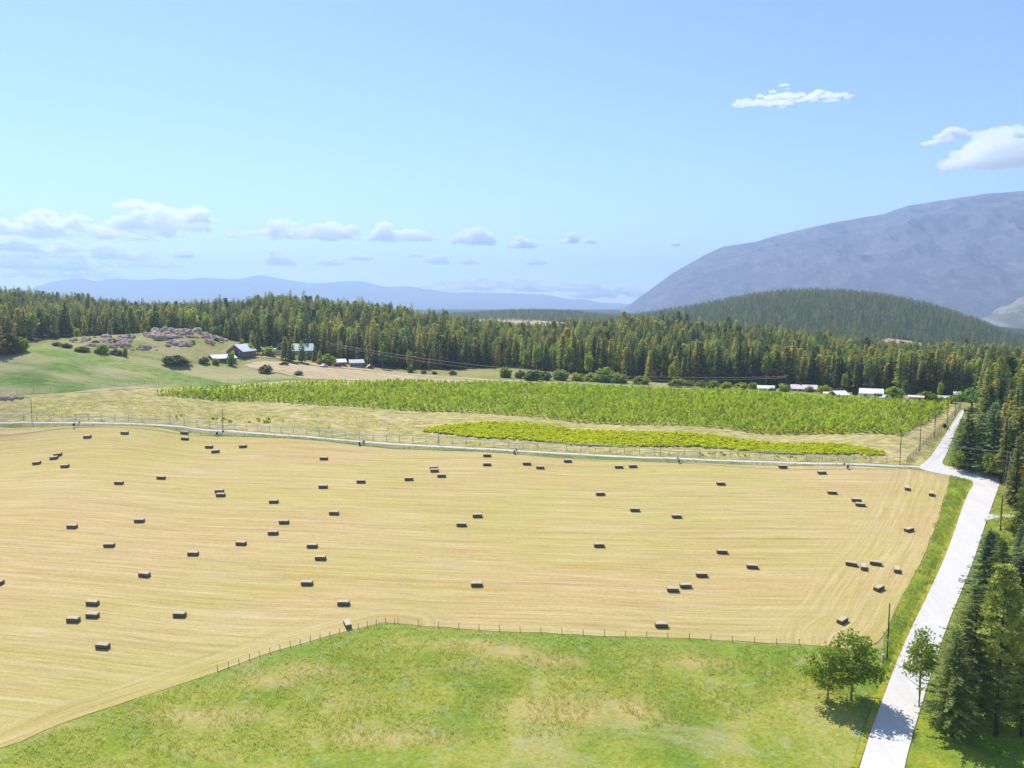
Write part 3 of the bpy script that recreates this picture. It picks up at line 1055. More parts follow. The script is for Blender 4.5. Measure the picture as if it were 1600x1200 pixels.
def proto_tree(key, crown, mat, trunk, bark):
    """mesh pair shared by all copies of a kind"""
    V, Fc = crown
    PROTO[key] = (mesh_np(key + "_crown", V, Fc, [mat]), trunk.mesh(key + "_trunk", bark, True) if trunk else None)


def place_tree(key, name, loc, scale=1.0, rz=0.0, label="", cat="tree", group=None, sx=None):
    cm, tm = PROTO[key]
    root = empty(name, loc, rz)
    s = scale
    root.scale = (sx or s, sx or s, s)
    tag(root, label, cat, group)
    link("crown", cm, root)
    if tm:
        link("trunk", tm, root)
    return root


# unit height far conifers (scaled to their metres)
for i, (rad_, nb, st) in enumerate([(0.165, 115, 6), (0.19, 125, 6), (0.13, 105, 5), (0.16, 110, 6)]):
    proto_tree(f"wood_conifer_{'abcd'[i]}", conifer_crown(20 + i, 1.0, rad_, nb, st, 2, 0.06 + 0.05 * i, 0.1, 0.28, 0.95 if i != 3 else 0.75, 1.75), MAT['pine'], trunk_mb(0.96, 0.014, i), MAT['bark'])
proto_tree("wood_pine", pine_crown(31, 1.0, 0.17, 50, 18, 0.15, 0.075), MAT['pine'], trunk_mb(0.96, 0.015, 9), MAT['bark'])
proto_tree("wood_birch", leafy_crown(33, (0, 0, 0.55), (0.19, 0.19, 0.40), 26, 30, 0.06), MAT['leaf'], trunk_mb(0.8, 0.013, 12, 6, 0.15, 0.3), MAT['greybark'])
for i in range(2):
    V, Fc = conifer_crown(50 + i, 1.0, 0.2, 46, 3, 2, 0.04, 0.05, 0.25, 0.9, 2.2)
    PROTO[f"dome_conifer_{i}"] = (mesh_np("dome_conifer", V, Fc, [MAT['far_pine']]), None)
# near conifers in metres, detailed
proto_tree("near_fir_a", conifer_crown(61, 20, 3.9, 330, 11, 3, 0.05, 0.1, 0.22, 0.8, 0.62), MAT['spruce'], trunk_mb(19.3, 0.28, 1, 14, 2.2, 0.08), MAT['bark'])
proto_tree("near_fir_b", conifer_crown(62, 20, 3.4, 290, 10, 3, 0.08, 0.15, 0.30, 0.7, 0.66), MAT['near_pine'], trunk_mb(19.3, 0.26, 2, 14, 2.0, 0.1), MAT['bark'])
proto_tree("near_fir_c", conifer_crown(63, 20, 4.4, 250, 12, 3, 0.10, 0.30, 0.16, 0.75, 0.52), MAT['near_pine'], trunk_mb(19.5, 0.3, 3, 26, 3.6, 0.1), MAT['bark'])
proto_tree("near_pine", pine_crown(64, 20, 3.4, 120, 60, 0.45, 0.55), MAT['near_pine'], trunk_mb(19.3, 0.30, 4, 22, 3.8, 0.35), MAT['bark'])
proto_tree("near_yellow_fir", conifer_crown(65, 20, 3.2, 300, 10, 3, 0.03, 0.05, 0.1, 0.9, 0.62), foliage('yellow_green_needles', (0.09, 0.10, 0.02), (0.17, 0.18, 0.03), (0.26, 0.25, 0.05)), trunk_mb(19.3, 0.25, 5, 10, 2.0, 0.08), MAT['bark'])
# broadleaf, in metres
proto_tree("sapling", leafy_crown(71, (0, 0, 6.0), (2.6, 2.6, 4.0), 30, 60, 0.36, hollow=0.2), MAT['sapling'], trunk_mb(9.0, 0.14, 6, 16, 3.0, 0.25), MAT['greybark'])
proto_tree("sapling_dense", leafy_crown(72, (0, 0, 4.4), (3.2, 3.2, 3.8), 40, 74, 0.38, hollow=0.2), MAT['sapling'], trunk_mb(7.6, 0.13, 7, 16, 3.0, 0.2), MAT['greybark'])
proto_tree("lime_tree", leafy_crown(73, (0, 0, 4.5), (2.6, 2.6, 3.4), 26, 60, 0.5), MAT['lime'], trunk_mb(6.5, 0.12, 8, 8, 2.0, 0.3), MAT['greybark'])
proto_tree("round_tree", leafy_crown(74, (0, 0, 3.3), (3.4, 3.4, 2.6), 40, 60, 0.6), MAT['leaf'], trunk_mb(4.2, 0.2, 9, 6, 2.4, 0.3), MAT['bark'])
proto_tree("slim_broadleaf", leafy_crown(75, (0, 0, 8), (2.7, 2.7, 6.6), 34, 46, 0.75), MAT['lime'], trunk_mb(12, 0.2, 10, 8, 2.0, 0.2), MAT['greybark'])
for key, mt in (("shrub_green", 'leaf'), ("shrub_grey", 'olive'), ("shrub_lime", 'lime'), ("shrub_dry", 'dry'), ("shrub_purple", 'purple')):
    V, Fc = leafy_crown(80 + len(key), (0, 0, 0.27), (0.43, 0.43, 0.50), 34, 46, 0.13, hollow=0.4)
    PROTO[key] = (mesh_np(key, V, Fc, [MAT[mt]]), trunk_mb(0.5, 0.025, 3, 5, 0.4, 0.2).mesh(key + "_stem", MAT['bark']))
# orchard trees, 3 m
for i in range(3):
    V, Fc = leafy_crown(90 + i, (0, 0, 1.75), (0.62, 0.62, 1.25), 12, 24, 0.27, hollow=0.2)
    PROTO[f"orchard_{i}"] = (mesh_np("orchard_tree_leaves", V, Fc, [MAT['orchard']]), trunk_mb(2.4, 0.05, i).mesh("orchard_tree_trunk", MAT['greybark']))


# ------------------------------------------------------------------ geometry-node scatter for uncountable stuff
def scatter(name, P, S, rotz, pick, sources, label, cat, tilt=None):
    me = bpy.data.meshes.new(name)
    me.vertices.add(len(P))
    me.vertices.foreach_set("co", np.asarray(P, np.float32).ravel())
    for nm, arr, ty in (("s", S, 'FLOAT'), ("rz", rotz, 'FLOAT'), ("pick", pick, 'INT')):
        a = me.attributes.new(nm, ty, 'POINT')
        a.data.foreach_set("value", np.asarray(arr, np.float32 if ty == 'FLOAT' else np.int32))
    o = link(name, me)
    tag(o, label, cat, kind="stuff")
    ng = bpy.data.node_groups.new(name + "_scatter", 'GeometryNodeTree')
    ng.interface.new_socket(name="Geometry", in_out='INPUT', socket_type='NodeSocketGeometry')
    ng.interface.new_socket(name="Geometry", in_out='OUTPUT', socket_type='NodeSocketGeometry')
    n = ng.nodes
    l = ng.links
    gi = n.new("NodeGroupInput")
    go = n.new("NodeGroupOutput")
    iop = n.new("GeometryNodeInstanceOnPoints")
    j = n.new("GeometryNodeJoinGeometry")
    for so in reversed(sources):
        oi = n.new("GeometryNodeObjectInfo")
        oi.inputs["Object"].default_value = so
        oi.inputs["As Instance"].default_value = True
        l.new(oi.outputs["Geometry"], j.inputs[0])
    l.new(j.outputs[0], iop.inputs["Instance"])
    iop.inputs["Pick Instance"].default_value = True

    def attr(nm, ty):
        a = n.new("GeometryNodeInputNamedAttribute")
        a.data_type = ty
        a.inputs["Name"].default_value = nm
        return a.outputs["Attribute"]
    l.new(attr("pick", 'INT'), iop.inputs["Instance Index"])
    l.new(attr("s", 'FLOAT'), iop.inputs["Scale"])
    cmb = n.new("ShaderNodeCombineXYZ")
    l.new(attr("rz", 'FLOAT'), cmb.inputs[2])
    l.new(cmb.outputs[0], iop.inputs["Rotation"])
    l.new(gi.outputs[0], iop.inputs["Points"])
    l.new(iop.outputs[0], go.inputs[0])
    md = o.modifiers.new("scatter", 'NODES')
    md.node_group = ng
    return o


def jit_grid(x0, x1, y0, y1, sp, rnd, j=0.9):
    gx, gy = np.meshgrid(np.arange(x0, x1, sp), np.arange(y0, y1, sp))
    g = np.stack([gx.ravel(), gy.ravel()], 1)
    return g + (rnd.rand(*g.shape) - 0.5) * sp * j


# ------------------------------------------------------------------ forest
rf = np.random.RandomState(11)
f_az = np.array([zat(a, b, c)[0] for a, b, c in FRONT])
f_r = np.array([c for a, b, c in FRONT], float)


def to_polar(P):
    return np.arctan2(P[:, 0], P[:, 1]), np.hypot(P[:, 0], P[:, 1])


pts = jit_grid(-620, 620, 300, 1000, 4.4, rf)
a_, r_ = to_polar(pts)
fr_r = np.interp(a_, f_az, f_r)
ok = (np.abs(a_) < 0.72) & (r_ > fr_r + 2 + 5 * vnoise(a_ * 60, a_ * 0, 4)) & (r_ < 930)
pts, a_, r_, fr_r = pts[ok], a_[ok], r_[ok], fr_r[ok]
dfront = r_ - fr_r
# thin out what hides behind the front ranks
keep = (dfront < 40) | (rf.rand(len(pts)) < 0.72)
pts, a_, r_, dfront = pts[keep], a_[keep], r_[keep], dfront[keep]
ht = 9.5 + 9.5 * rf.rand(len(pts)) ** 1.2 + 6 * (vnoise(pts[:, 0] / 30, pts[:, 1] / 30, 2) - 0.5) + 3.0 * (rf.rand(len(pts)) > 0.93)
ht *= np.where(dfront < 30, 1.12, 1.0)
# shorter wood behind the knoll on the left
ht *= np.interp(a_, [-0.55, -0.33, -0.25, 0.5], [0.8, 0.82, 1.0, 1.0])
pz = H(pts[:, 0], pts[:, 1])
front = np.where(dfront < 16)[0]
front = front[(np.abs(a_[front]) < 0.57)]
order = front[np.argsort(dfront[front] + rf.rand(len(front)) * 3)]
sel = []
cnt = {}
for i in order:                      # take the nearest ones column by column
    cidx = int((a_[i] + 0.6) / 0.0095)
    if cnt.get(cidx, 0) < 2:
        cnt[cidx] = cnt.get(cidx, 0) + 1
        sel.append(i)
sel = sel[:225]
kinds = ["wood_conifer_a", "wood_conifer_b", "wood_conifer_c", "wood_conifer_d", "wood_pine", "wood_birch"]
KP = [0.25, 0.24, 0.14, 0.2, 0.12, 0.05]
front_obj = {}
MARKS = [(-20, "the left end of the pasture"), (47, "the round yellow tree at far left"), (120, "the knoll's left end"), (175, "the rocks on the left of the knoll"), (232, "the round tree by the rocky crest"), (285, "the rocky crest"),
         (335, "the right end of the rocks"), (378, "the brown barn"), (403, "the barns' right side"), (437, "the garden bushes"), (473, "the green roofed house"), (513, "the lime round bush"), (534, "the small mauve house"),
         (560, "the larger mauve house"), (598, "the pale slender tree"), (641, "the small upright bush"), (680, "the low meadow bushes"), (742, "the yellow tinted slim tree"), (790, "the hedge's left end"), (830, "the two birches"),
         (888, "the olive broadleaf tree"), (922, "the light olive tree"), (947, "the tallest hedge bush"), (1002, "the hedge gap"), (1050, "the yellowish tree past the gap"), (1096, "the small round hedge bushes"), (1150, "the lime bushes left of the white shed"),
         (1197, "the white long shed"), (1250, "the long pink roofed house"), (1290, "the bright lime bush"), (1318, "the small green shed"), (1361, "the workshop"), (1400, "the yellow green tree by the workshop"), (1433, "the pink trailer"),
         (1475, "the spreading poplar"), (1519, "the dark round tree"), (1560, "the tall brownish conifers")]


def near_mark(px, word="behind"):
    m_ = min(MARKS, key=lambda q: abs(q[0] - px))
    d = px - m_[0]
    return (f"{word} " if abs(d) < 7 else "left above " if d < 0 else "right above ") + m_[1]


def size_word(h):
    return "short" if h < 14 else "medium" if h < 17 else "tall" if h < 20 else "very tall"


kind_word = {"wood_conifer_a": "pointed conifer", "wood_conifer_b": "broad conifer", "wood_conifer_c": "slender conifer", "wood_conifer_d": "full topped conifer", "wood_pine": "tufted pine", "wood_birch": "leafy birch"}
for n_, i in enumerate(sel):
    k = kinds[rf.choice(6, p=KP)] if n_ >= 6 else kinds[n_]
    px_ = project(pts[i, 0], pts[i, 1], pz[i])[0]
    where = near_mark(px_) if True else ("behind the rocky knoll" if px_ < 380 else "behind the farmhouses" if px_ < 620 else "beyond the open meadow in mid valley" if px_ < 880 else "behind the roadside bushes past the orchard" if px_ < 1180 else "behind the white sheds past the orchard")
    o = place_tree(k, "conifer_tree", (pts[i, 0], pts[i, 1], pz[i] - 0.2), float(ht[i]), rf.rand() * 6.28,
                   f"{size_word(ht[i])} {kind_word[k]} {where}", "tree", "conifers along the forest edge")
    front_obj.setdefault(k, o.children[0])
mask_ = np.ones(len(pts), bool)
mask_[sel] = False
P3 = np.column_stack([pts[mask_], pz[mask_] - 0.3])
nf = len(P3)
scatter("forest", P3, ht[mask_] , rf.rand(nf) * 6.28, rf.choice(6, nf, p=KP), [front_obj[k] for k in kinds], "dense dark conifer forest covering the valley slopes", "forest")
# forest floor under the wood
az = np.linspace(-0.72, 0.72, 90)
fl_in = [(math.sin(a) * (np.interp(a, f_az, f_r)), math.cos(a) * (np.interp(a, f_az, f_r))) for a in az]
fl_out = [(math.sin(a) * 960, math.cos(a) * 960) for a in az[::-1]]
sheet("forest_floor", fl_in + fl_out, 0.25, MAT['forest_floor'], 9.0, "dark needle litter under the forest", "forest floor", edge=12)

# dome and middle-distance woods
pd = jit_grid(-900, 1250, 880, 2250, 5.0, rf)
a_, r_ = to_polar(pd)
zz = H(pd[:, 0], pd[:, 1])
ppx, ppy, _ = project(pd[:, 0], pd[:, 1], zz)
ok = (np.abs(a_) < 0.62) & (r_ > 900) & (r_ < 2150)
dome = (ppx > 950) & (r_ < 1640)
midh = (ppx > 560) & (ppx < 1010) & (r_ > 1200)
left = (ppx <= 560) & (r_ < 1500)
ok &= dome | midh | left
# clearings
cl1 = (ppx > 705) & (ppx < 925) & (ppy > 499 + (ppx - 705) * 0.03) & (r_ > 1100) & (r_ < 1800)
e = ((ppx - 1436) / 62) ** 2 + ((ppy - (548 + (ppx - 1436) * 0.16)) / 13) ** 2
cl2 = (e < 1) & (r_ < 1400)
e3 = ((ppx - 1235) / 9) ** 2 + ((ppy - 534) / 4) ** 2
ok &= ~(cl1 | cl2)
thin = rf.rand(len(pd)) < np.where(dome, 0.82, 0.6) * np.where(vnoise(pd[:, 0] / 60, pd[:, 1] / 60, 6) < 0.2, 0.45, 1)
ok &= thin
pd, zz, r_ = pd[ok], zz[ok], r_[ok]
hd = 7.0 + 8 * rf.rand(len(pd)) ** 1.3
nd = len(pd)
# two visible trees on the dome give the shapes for the rest
da = place_tree("dome_conifer_0", "hilltop_tree", (pd[0, 0], pd[0, 1], zz[0]), 1, 0, "", "tree")
PROTO_D = []
hill_i = [int(np.argmin(np.abs(ppx[ok] - 1457) + 3 * np.abs(ppy[ok] - 489))), int(np.argmin(np.abs(ppx[ok] - 1527) + 3 * np.abs(ppy[ok] - 512)))]
da.location = (pd[hill_i[0], 0], pd[hill_i[0], 1], zz[hill_i[0]])
da.scale = (20, 20, 20)
da["label"] = "taller conifer standing out on the right skyline of the wooded hill"
db = place_tree("dome_conifer_1", "hilltop_tree", (pd[hill_i[1], 0], pd[hill_i[1], 1], zz[hill_i[1]]), 19, 1.0, "second taller conifer lower down the right skyline of the wooded hill", "tree")
scatter("hill_forest", np.column_stack([pd, zz - 0.3]), hd, rf.rand(nd) * 6.28, rf.randint(0, 2, nd), [da.children[0], db.children[0]], "bluish conifer forest covering the rounded hill and far slopes", "forest")
sheet("hill_ground", [(math.sin(a) * 955, math.cos(a) * 955) for a in az] + [(math.sin(a) * 2300, math.cos(a) * 2300) for a in az[::-1]], 0.5,
      MAT['forest_floor'], 16.0, "shaded soil under the hill forest", "hill", edge=22)
sheet("far_valley", [(math.sin(a) * 2310, math.cos(a) * 2310) for a in az] + [(math.sin(a) * 13600, math.cos(a) * 13600) for a in az[::-1]], 4.0,
      MAT['forest_floor'], 220.0, "distant dark wooded valley floor", "valley", edge=200)
sheet("hill_clearing", px_poly(smooth_poly([(1378, 529), (1400, 531), (1425, 535), (1450, 539), (1480, 547), (1492, 552), (1470, 553), (1440, 548), (1410, 543), (1390, 538), (1376, 534)])), 1.4, MAT['tan_grass'], 6.0, "tan open patch low on the wooded hill", "clearing", edge=6)
sheet("valley_clearing", px_poly(smooth_poly([(715, 503), (760, 498.5), (810, 499), (850, 502), (900, 507), (925, 511), (915, 514), (860, 513), (780, 511), (720, 509)])), 1.6, MAT['tan_grass'], 9.0, "pale open field in the middle distance above the treetops", "clearing", edge=9)

# forest on the right beyond the road
pr = jit_grid(90, 420, 190, 430, 5.2, rf)
zz = H(pr[:, 0], pr[:, 1])
ppx, ppy, dep = project(pr[:, 0], pr[:, 1], zz)
a_, r_ = to_polar(pr)
edge_px = np.interp(r_, [190, 230, 262, 300, 340, 380, 420], [1640, 1625, 1580, 1548, 1530, 1528, 1526])
ok = (ppx > edge_px) & (a_ < 0.72) & (r_ < np.interp(a_, f_az, f_r))
pr, zz = pr[ok], zz[ok]
n = len(pr)
order = np.argsort(np.hypot(pr[:, 0], pr[:, 1]))
s_ = 15 + 8 * rf.rand(n)
vis = (project(pr[:, 0], pr[:, 1], zz)[0] < 1625)
ind = [i for i in order if vis[i]][:28]
rest = [i for i in range(n) if i not in set(ind)]
for i in ind:
    place_tree(kinds[rf.randint(5)], "conifer_tree", (pr[i, 0], pr[i, 1], zz[i] - .2), float(s_[i]), rf.rand() * 6.28,
               "tall dark conifer in the wood right of the far road", "tree", "conifers right of the far road")
scatter("roadside_forest", np.column_stack([pr[rest], zz[rest] - .3]), s_[rest], rf.rand(len(rest)) * 6.28, rf.choice(6, len(rest), p=KP), [front_obj[k] for k in kinds],
        "dark conifer wood at the right edge beyond the road", "forest")


# ------------------------------------------------------------------ single trees on the right
def near_tree(key, px, top, base, label, width=1.0, group=None, name="conifer_tree", nat=20.0, cat="tree", rz=None):
    g = G(px, base)
    dep = project(*g)[2]
    hpx = base - top
    h = hpx / F * dep * 1.01
    s = h / nat
    rz = rf.rand() * 6.28 if rz is None else rz
    return place_tree(key, name, (g.x, g.y, g.z - 0.15), s, rz, label, cat, group, sx=s * width)


NT = [
    ("near_fir_a", 1511, 634, 733, "bluish conifer at the left end of the clump behind the road bend", 1.7),
    ("near_fir_b", 1498, 652, 726, "shorter light conifer leaning over the far road at the clump's left edge", 1.7),
    ("near_fir_a", 1529, 645, 737, "dark conifer between the two bluish ones behind the road bend", 1.6),
    ("near_fir_a", 1550, 627, 742, "tallest bluish conifer in the clump behind the road bend", 1.7),
    ("near_fir_b", 1575, 650, 744, "light green conifer to the right of the tallest one behind the road bend", 1.6),
    ("near_fir_a", 1596, 655, 750, "light green conifer at the right picture edge behind the road pole", 1.6),
    ("near_fir_b", 1541, 563, 668, "tall brownish conifer with a broad top above the road bend clump", 1.15),
    ("near_fir_b", 1557, 556, 672, "tallest brownish conifer above the road bend clump", 1.2),
    ("near_fir_a", 1576, 588, 690, "dark conifer right of the brownish tall ones", 1.2),
    ("near_fir_b", 1597, 560, 696, "tall conifer cut by the right edge of the view above the road", 1.2),
    ("near_yellow_fir", 1602, 690, 850, "yellow green conifer at the right edge beside the wooden road pole", 0.9),
    ("near_fir_a", 1603, 775, 930, "dark blue green conifer at the right edge below the yellow one", 1.1),
    ("near_fir_a", 1590, 815, 955, "dark conifer behind the spreading fir that overhangs the road", 1.2),
    ("near_fir_a", 1541, 824, 968, "spreading fir with long limbs reaching over the road", 1.7),
    ("near_fir_b", 1560, 838, 985, "dense green fir just right of the one overhanging the road", 1.6),
    ("near_yellow_fir", 1604, 870, 1010, "lime green conifer cut by the right edge near the bottom", 1.1),
    ("near_fir_c", 1515, 905, 1125, "sparse grey green fir with a visible trunk at the lower right", 1.6),
    ("near_pine", 1556, 872, 1150, "thin pine with a dark bare trunk and bushy top at the lower right", 0.8),
    ("near_fir_c", 1596, 930, 1150, "drooping conifer at the lower right edge", 1.1),
    ("near_fir_c", 1487, 975, 1150, "small fir leaning into the road at the lower right", 1.5),
        ("near_fir_b", 1578, 905, 1090, "tall dense fir right of the thin pine", 1.5),
    ("near_fir_a", 1598, 835, 990, "dark fir at the right edge above the lime trees", 1.5),
]
for a in NT:
    near_tree(*a)
near_tree("sapling", 1436, 975, 1105, "small leafy tree with a thin trunk standing before the road at the bottom", 1.0, name="broadleaf_tree", nat=10.0)
near_tree("sapling_dense", 1330, 980, 1095, "bushy leafy tree at the lower field corner beside the pole", 1.05, name="broadleaf_tree", nat=8.2)
near_tree("sapling_dense", 1293, 1003, 1100, "lower leafy tree left of the bushy one at the field corner", 1.1, name="broadleaf_tree", nat=8.2)
near_tree("lime_tree", 1548, 705, 748, "bright yellow green sapling in front of the dark clump at the bend", 1.1, name="broadleaf_tree", nat=7.9)
near_tree("lime_tree", 1497, 700, 737, "pale little broadleaf tree at the bend's left end by the far road", 1.0, name="broadleaf_tree", nat=7.9)
near_tree("lime_tree", 1590, 905, 975, "lime green leafy tree between the dark firs at the right edge", 1.5, name="broadleaf_tree", nat=7.9)
near_tree("lime_tree", 1592, 800, 850, "yellow green leafy tree behind the driveway pole", 1.5, name="broadleaf_tree", nat=7.9)
near_tree("lime_tree", 1553, 828, 868, "low lime leafy tree below the driveway", 1.6, name="broadleaf_tree", nat=7.9)
near_tree("lime_tree", 1500, 990, 1062, "pale lime leafy tree at the roadside left of the sparse fir", 1.4, name="broadleaf_tree", nat=7.9)
near_tree("lime_tree", 1578, 970, 1060, "lime green leafy tree among the lower right conifers", 1.3, name="broadleaf_tree", nat=7.9)
near_tree("lime_tree", 1520, 985, 1080, "yellowish leafy tree behind the sparse fir at the lower right", 1.3, name="broadleaf_tree", nat=7.9)
near_tree("lime_tree", 1600, 1000, 1090, "lime green leafy tree cut by the lower right edge", 1.3, name="broadleaf_tree", nat=7.9)
near_tree("round_tree", 1519, 603, 640, "dark round broadleaf tree at the far end of the road", 1.25, name="broadleaf_tree", nat=6.2)

# shrubs: (px, base py, width px, height px, kind, label)
SH = [
    (12, 553, 46, 34, 'dry', "rusty yellow bush at the left edge below the forest"),
    (-12, 553, 40, 36, 'dry', "rusty brown bush cut by the left edge"),
    (34, 550, 22, 26, 'lime', "small yellow green bush right of the rusty bushes"),
    (277, 569, 46, 16, 'grey', "broad dark grey green bush below the rocky knoll"),
    (104, 543, 18, 8, 'grey', "low dark bush at the top left of the pasture"),
    (160, 552, 24, 17, 'green', "dark bush below the rocks on the pasture rim"),
    (130, 549, 22, 9, 'grey', "flat dark bush between two others on the pasture rim"),
    (182, 554, 20, 10, 'grey', "pale bush right of the dark one on the pasture rim"),
    (196, 557, 9, 17, 'green', "narrow upright bush alone on the pasture rim"),
    (318, 568, 16, 12, 'grey', "small bush left of the blue barn"),
    (337, 570, 12, 12, 'green', "small bush in front of the blue barn's left corner"),
    (362, 571, 15, 25, 'green', "upright bush in front of the barn roof"),
    (390, 556, 16, 22, 'green', "dark bush at the right side of the brown barn"),
    (415, 583, 22, 15, 'grey', "dark round bush in the tan meadow below the barns"),
    (466, 586, 16, 8, 'grey', "small grey bush in the tan meadow below the houses"),
    (420, 556, 26, 16, 'green', "round garden bush left of the green roofed house"),
    (437, 552, 16, 18, 'grey', "tall garden bush beside the green roofed house"),
    (487, 563, 18, 10, 'dry', "pale flowering bush on the lawn by the green roofed house"),
    (513, 571, 26, 20, 'lime', "bright lime round bush left of the white roofed houses"),
    (641, 583, 12, 15, 'green', "small upright bush right of the last farmhouse"),
    (662, 584, 10, 7, 'grey', "first low bush in the pale meadow"),
    (679, 585, 9, 6, 'grey', "second low bush in the pale meadow"),
    (708, 586, 13, 8, 'grey', "third low bush in the pale meadow"),
    (790, 590, 20, 17, 'green', "dark bush at the left end of the orchard hedge"),
    (812, 591, 15, 13, 'grey', "second bush from the left in the orchard hedge"),
    (833, 595, 26, 18, 'green', "wide dark bush in the left part of the orchard hedge"),
    (852, 594, 18, 14, 'grey', "grey bush in the left part of the orchard hedge"),
    (876, 594, 26, 17, 'green', "green bush in the middle of the orchard hedge"),
    (902, 595, 22, 13, 'green', "low green bush in the middle of the orchard hedge"),
    (925, 596, 22, 14, 'lime', "yellowish bush left of the tallest hedge bush"),
    (947, 596, 30, 23, 'lime', "tallest yellow green bush of the orchard hedge"),
    (968, 599, 28, 17, 'green', "sloping green bush right of the tallest hedge bush"),
    (944, 598, 18, 13, 'green', "dark bush in front of the tallest hedge bush"),
    (1002, 601, 24, 14, 'lime', "round bush alone right of the hedge gap"),
    (1058, 605, 26, 14, 'green', "round bush past the hedge gap"),
    (1077, 605, 18, 12, 'lime', "yellow green bush next to the round one past the gap"),
    (1096, 606, 16, 12, 'lime', "small round yellow green hedge bush"),
    (1114, 607, 20, 13, 'green', "green hedge bush left of the white shed row"),
    (1134, 607, 18, 11, 'lime', "low lime hedge bush"),
    (1158, 608, 20, 11, 'lime', "lime bush two left of the white shed"),
    (1177, 608, 16, 11, 'green', "bush touching the white shed's left side"),
    (1225, 612, 24, 14, 'green', "dark dome shaped bush right of the white shed"),
    (1265, 613, 16, 11, 'green', "small round bush before the long pink roofed house"),
    (1290, 615, 26, 15, 'lime', "bright lime bush right of the long house"),
    (1312, 616, 22, 11, 'dry', "rust tinted bush behind the small white shed"),
    (1336, 618, 10, 14, 'purple', "small dark purple bush left of the workshop"),
    (1398, 622, 28, 20, 'lime', "bright yellow green tree right of the workshop"),
    (1415, 617, 14, 26, 'lime', "narrow yellow green tree behind the workshop's right side"),
    (1436, 612, 16, 18, 'purple', "dark purple bush behind the pink trailer"),
    (1448, 628, 34, 18, 'lime', "wide lime bush behind the pink trailer"),
    (1466, 630, 20, 12, 'green', "dark bush right of the pink trailer"),
    (1484, 630, 18, 14, 'lime', "pale bush before the grey building"),
    (1476, 668, 7, 8, 'purple', "small dark bush beside the far deer fence"),
    (150, 538, 14, 7, 'grey', "small grey shrub among the left rocks of the knoll"),
    (175, 534, 16, 7, 'green', "green shrub among the left rocks of the knoll"),
    (246, 530, 13, 9, 'grey', "dark shrub left of the rocky crest's boulders"),
    (254, 521, 9, 8, 'green', "small dark tree growing on the rocky crest"),
    (300, 536, 14, 6, 'green', "low shrub below the rocky crest"),
    (338, 532, 12, 6, 'grey', "low shrub at the right end of the rocks"),
    (90, 541, 18, 8, 'grey', "pale shrub at the knoll's left foot"),
    (1388, 850, 1, 1, 'green', None),
]
for px, base, w, h, k, lab in SH:
    if not lab:
        continue
    g = G(px, base)
    dep = project(*g)[2]
    W = w / F * dep
    Hh = h / F * dep
    cm, tm = PROTO["shrub_" + k]
    root = empty("shrub", (g.x, g.y, g.z - 0.1), rf.rand() * 6.28)
    k_ = 1.35 if 780 < px < 1190 else 1.15
    root.scale = (W * k_, W * k_, Hh * (1.3 if 780 < px < 1190 else 1.2))
    tag(root, lab, "shrub")
    link("foliage", cm, root)
    link("stem", tm, root)

# taller pale broadleaf trees in front of the forest
BT = [(598, 577, 42, "pale green slender tree at the forest foot right of the farmhouses"),
      (640, 581, 34, "yellow green slim tree beside the small upright bush"),
      (742, 572, 38, "yellow tinted slim tree in the forest edge over the meadow"),
      (823, 582, 38, "first yellow green birch at the forest foot above the hedge"),
      (838, 580, 44, "second, taller yellow green birch at the forest foot above the hedge"),
      (888, 590, 52, "olive green broadleaf tree above the hedge bushes"),
      (920, 592, 42, "light olive broadleaf tree above the hedge bushes"),
      (1050, 602, 36, "yellowish tree at the forest foot past the hedge gap"),
      (1320, 614, 32, "yellow green tree behind the small white shed"),
      (1362, 606, 24, "pale green tree behind the workshop roof"),
      (1375, 612, 20, "lime tree just right of the workshop roof"),
      (1442, 612, 40, "tall yellow green poplar behind the pink trailer"),
      (1455, 614, 44, "taller yellow green poplar beside it behind the trailer"),
      (1475, 614, 38, "spreading yellow green poplar left of the grey building"),
      (1469, 626, 30, "small lime tree before the poplars"),
      (47, 530, 16, "round yellow tree at the forest foot on the far left"),
      (120, 532, 20, "yellow tinted tree behind the knoll's left end"),
      (232, 524, 15, "round yellow tree just left of the rocky crest"),
      (378, 545, 16, "small yellow tree above the brown barn")]
for px, base, h, lab in BT:
    near_tree("slim_broadleaf", px, base - h, base, lab, 1.0 if h > 22 else 1.6, name="broadleaf_tree", nat=14.6)
# garden spruces at the green roofed house
for px, base, h, w, lab in [(446, 563, 38, 1.5, "left blue spruce before the green roofed house"), (455, 566, 36, 1.4, "middle blue spruce before the green roofed house"),
                            (472, 567, 36, 1.4, "single blue spruce standing on the bright lawn"), (492, 566, 26, 1.3, "dark fir right of the green roofed house"),
                            (500, 569, 22, 1.5, "short dark fir left of the lime bush"), (403, 553, 34, 1.1, "dark fir behind the barns' right side"), (395, 552, 36, 1.1, "dark fir standing tallest behind the barns")]:
    near_tree("wood_conifer_b", px, base - h, base, lab, w, nat=1.0)

# ------------------------------------------------------------------ rocks on the knoll
rk = np.random.RandomState(5)
RM = []
for k in range(4):
    bm = bmesh.new()
    bmesh.ops.create_icosphere(bm, subdivisions=3, radius=1)
    for v in bm.verts:
        n = v.co.copy()
        f = 1 + 0.5 * float(fbm(n.x * 2.1 + k * 7 + n.z, n.y * 2.1 + n.z * 1.3, 4, k)) * 1.6
        v.co = n * f
        v.co.z = max(v.co.z * 0.9, -0.4)
    me = bpy.data.meshes.new("rock")
    bm.to_mesh(me)
    bm.free()
    me.materials.append(MAT['rock'])
    RM.append(me)
zones = [(112, 130, 531, 536, 8, 1.6), (130, 205, 526, 545, 60, 2.4), (205, 250, 541, 548, 20, 2.0), (228, 345, 517, 528, 95, 2.8), (262, 300, 534, 541, 22, 2.4), (322, 350, 524, 538, 26, 2.4), (236, 262, 524, 532, 12, 3.0)]
nrk = 0
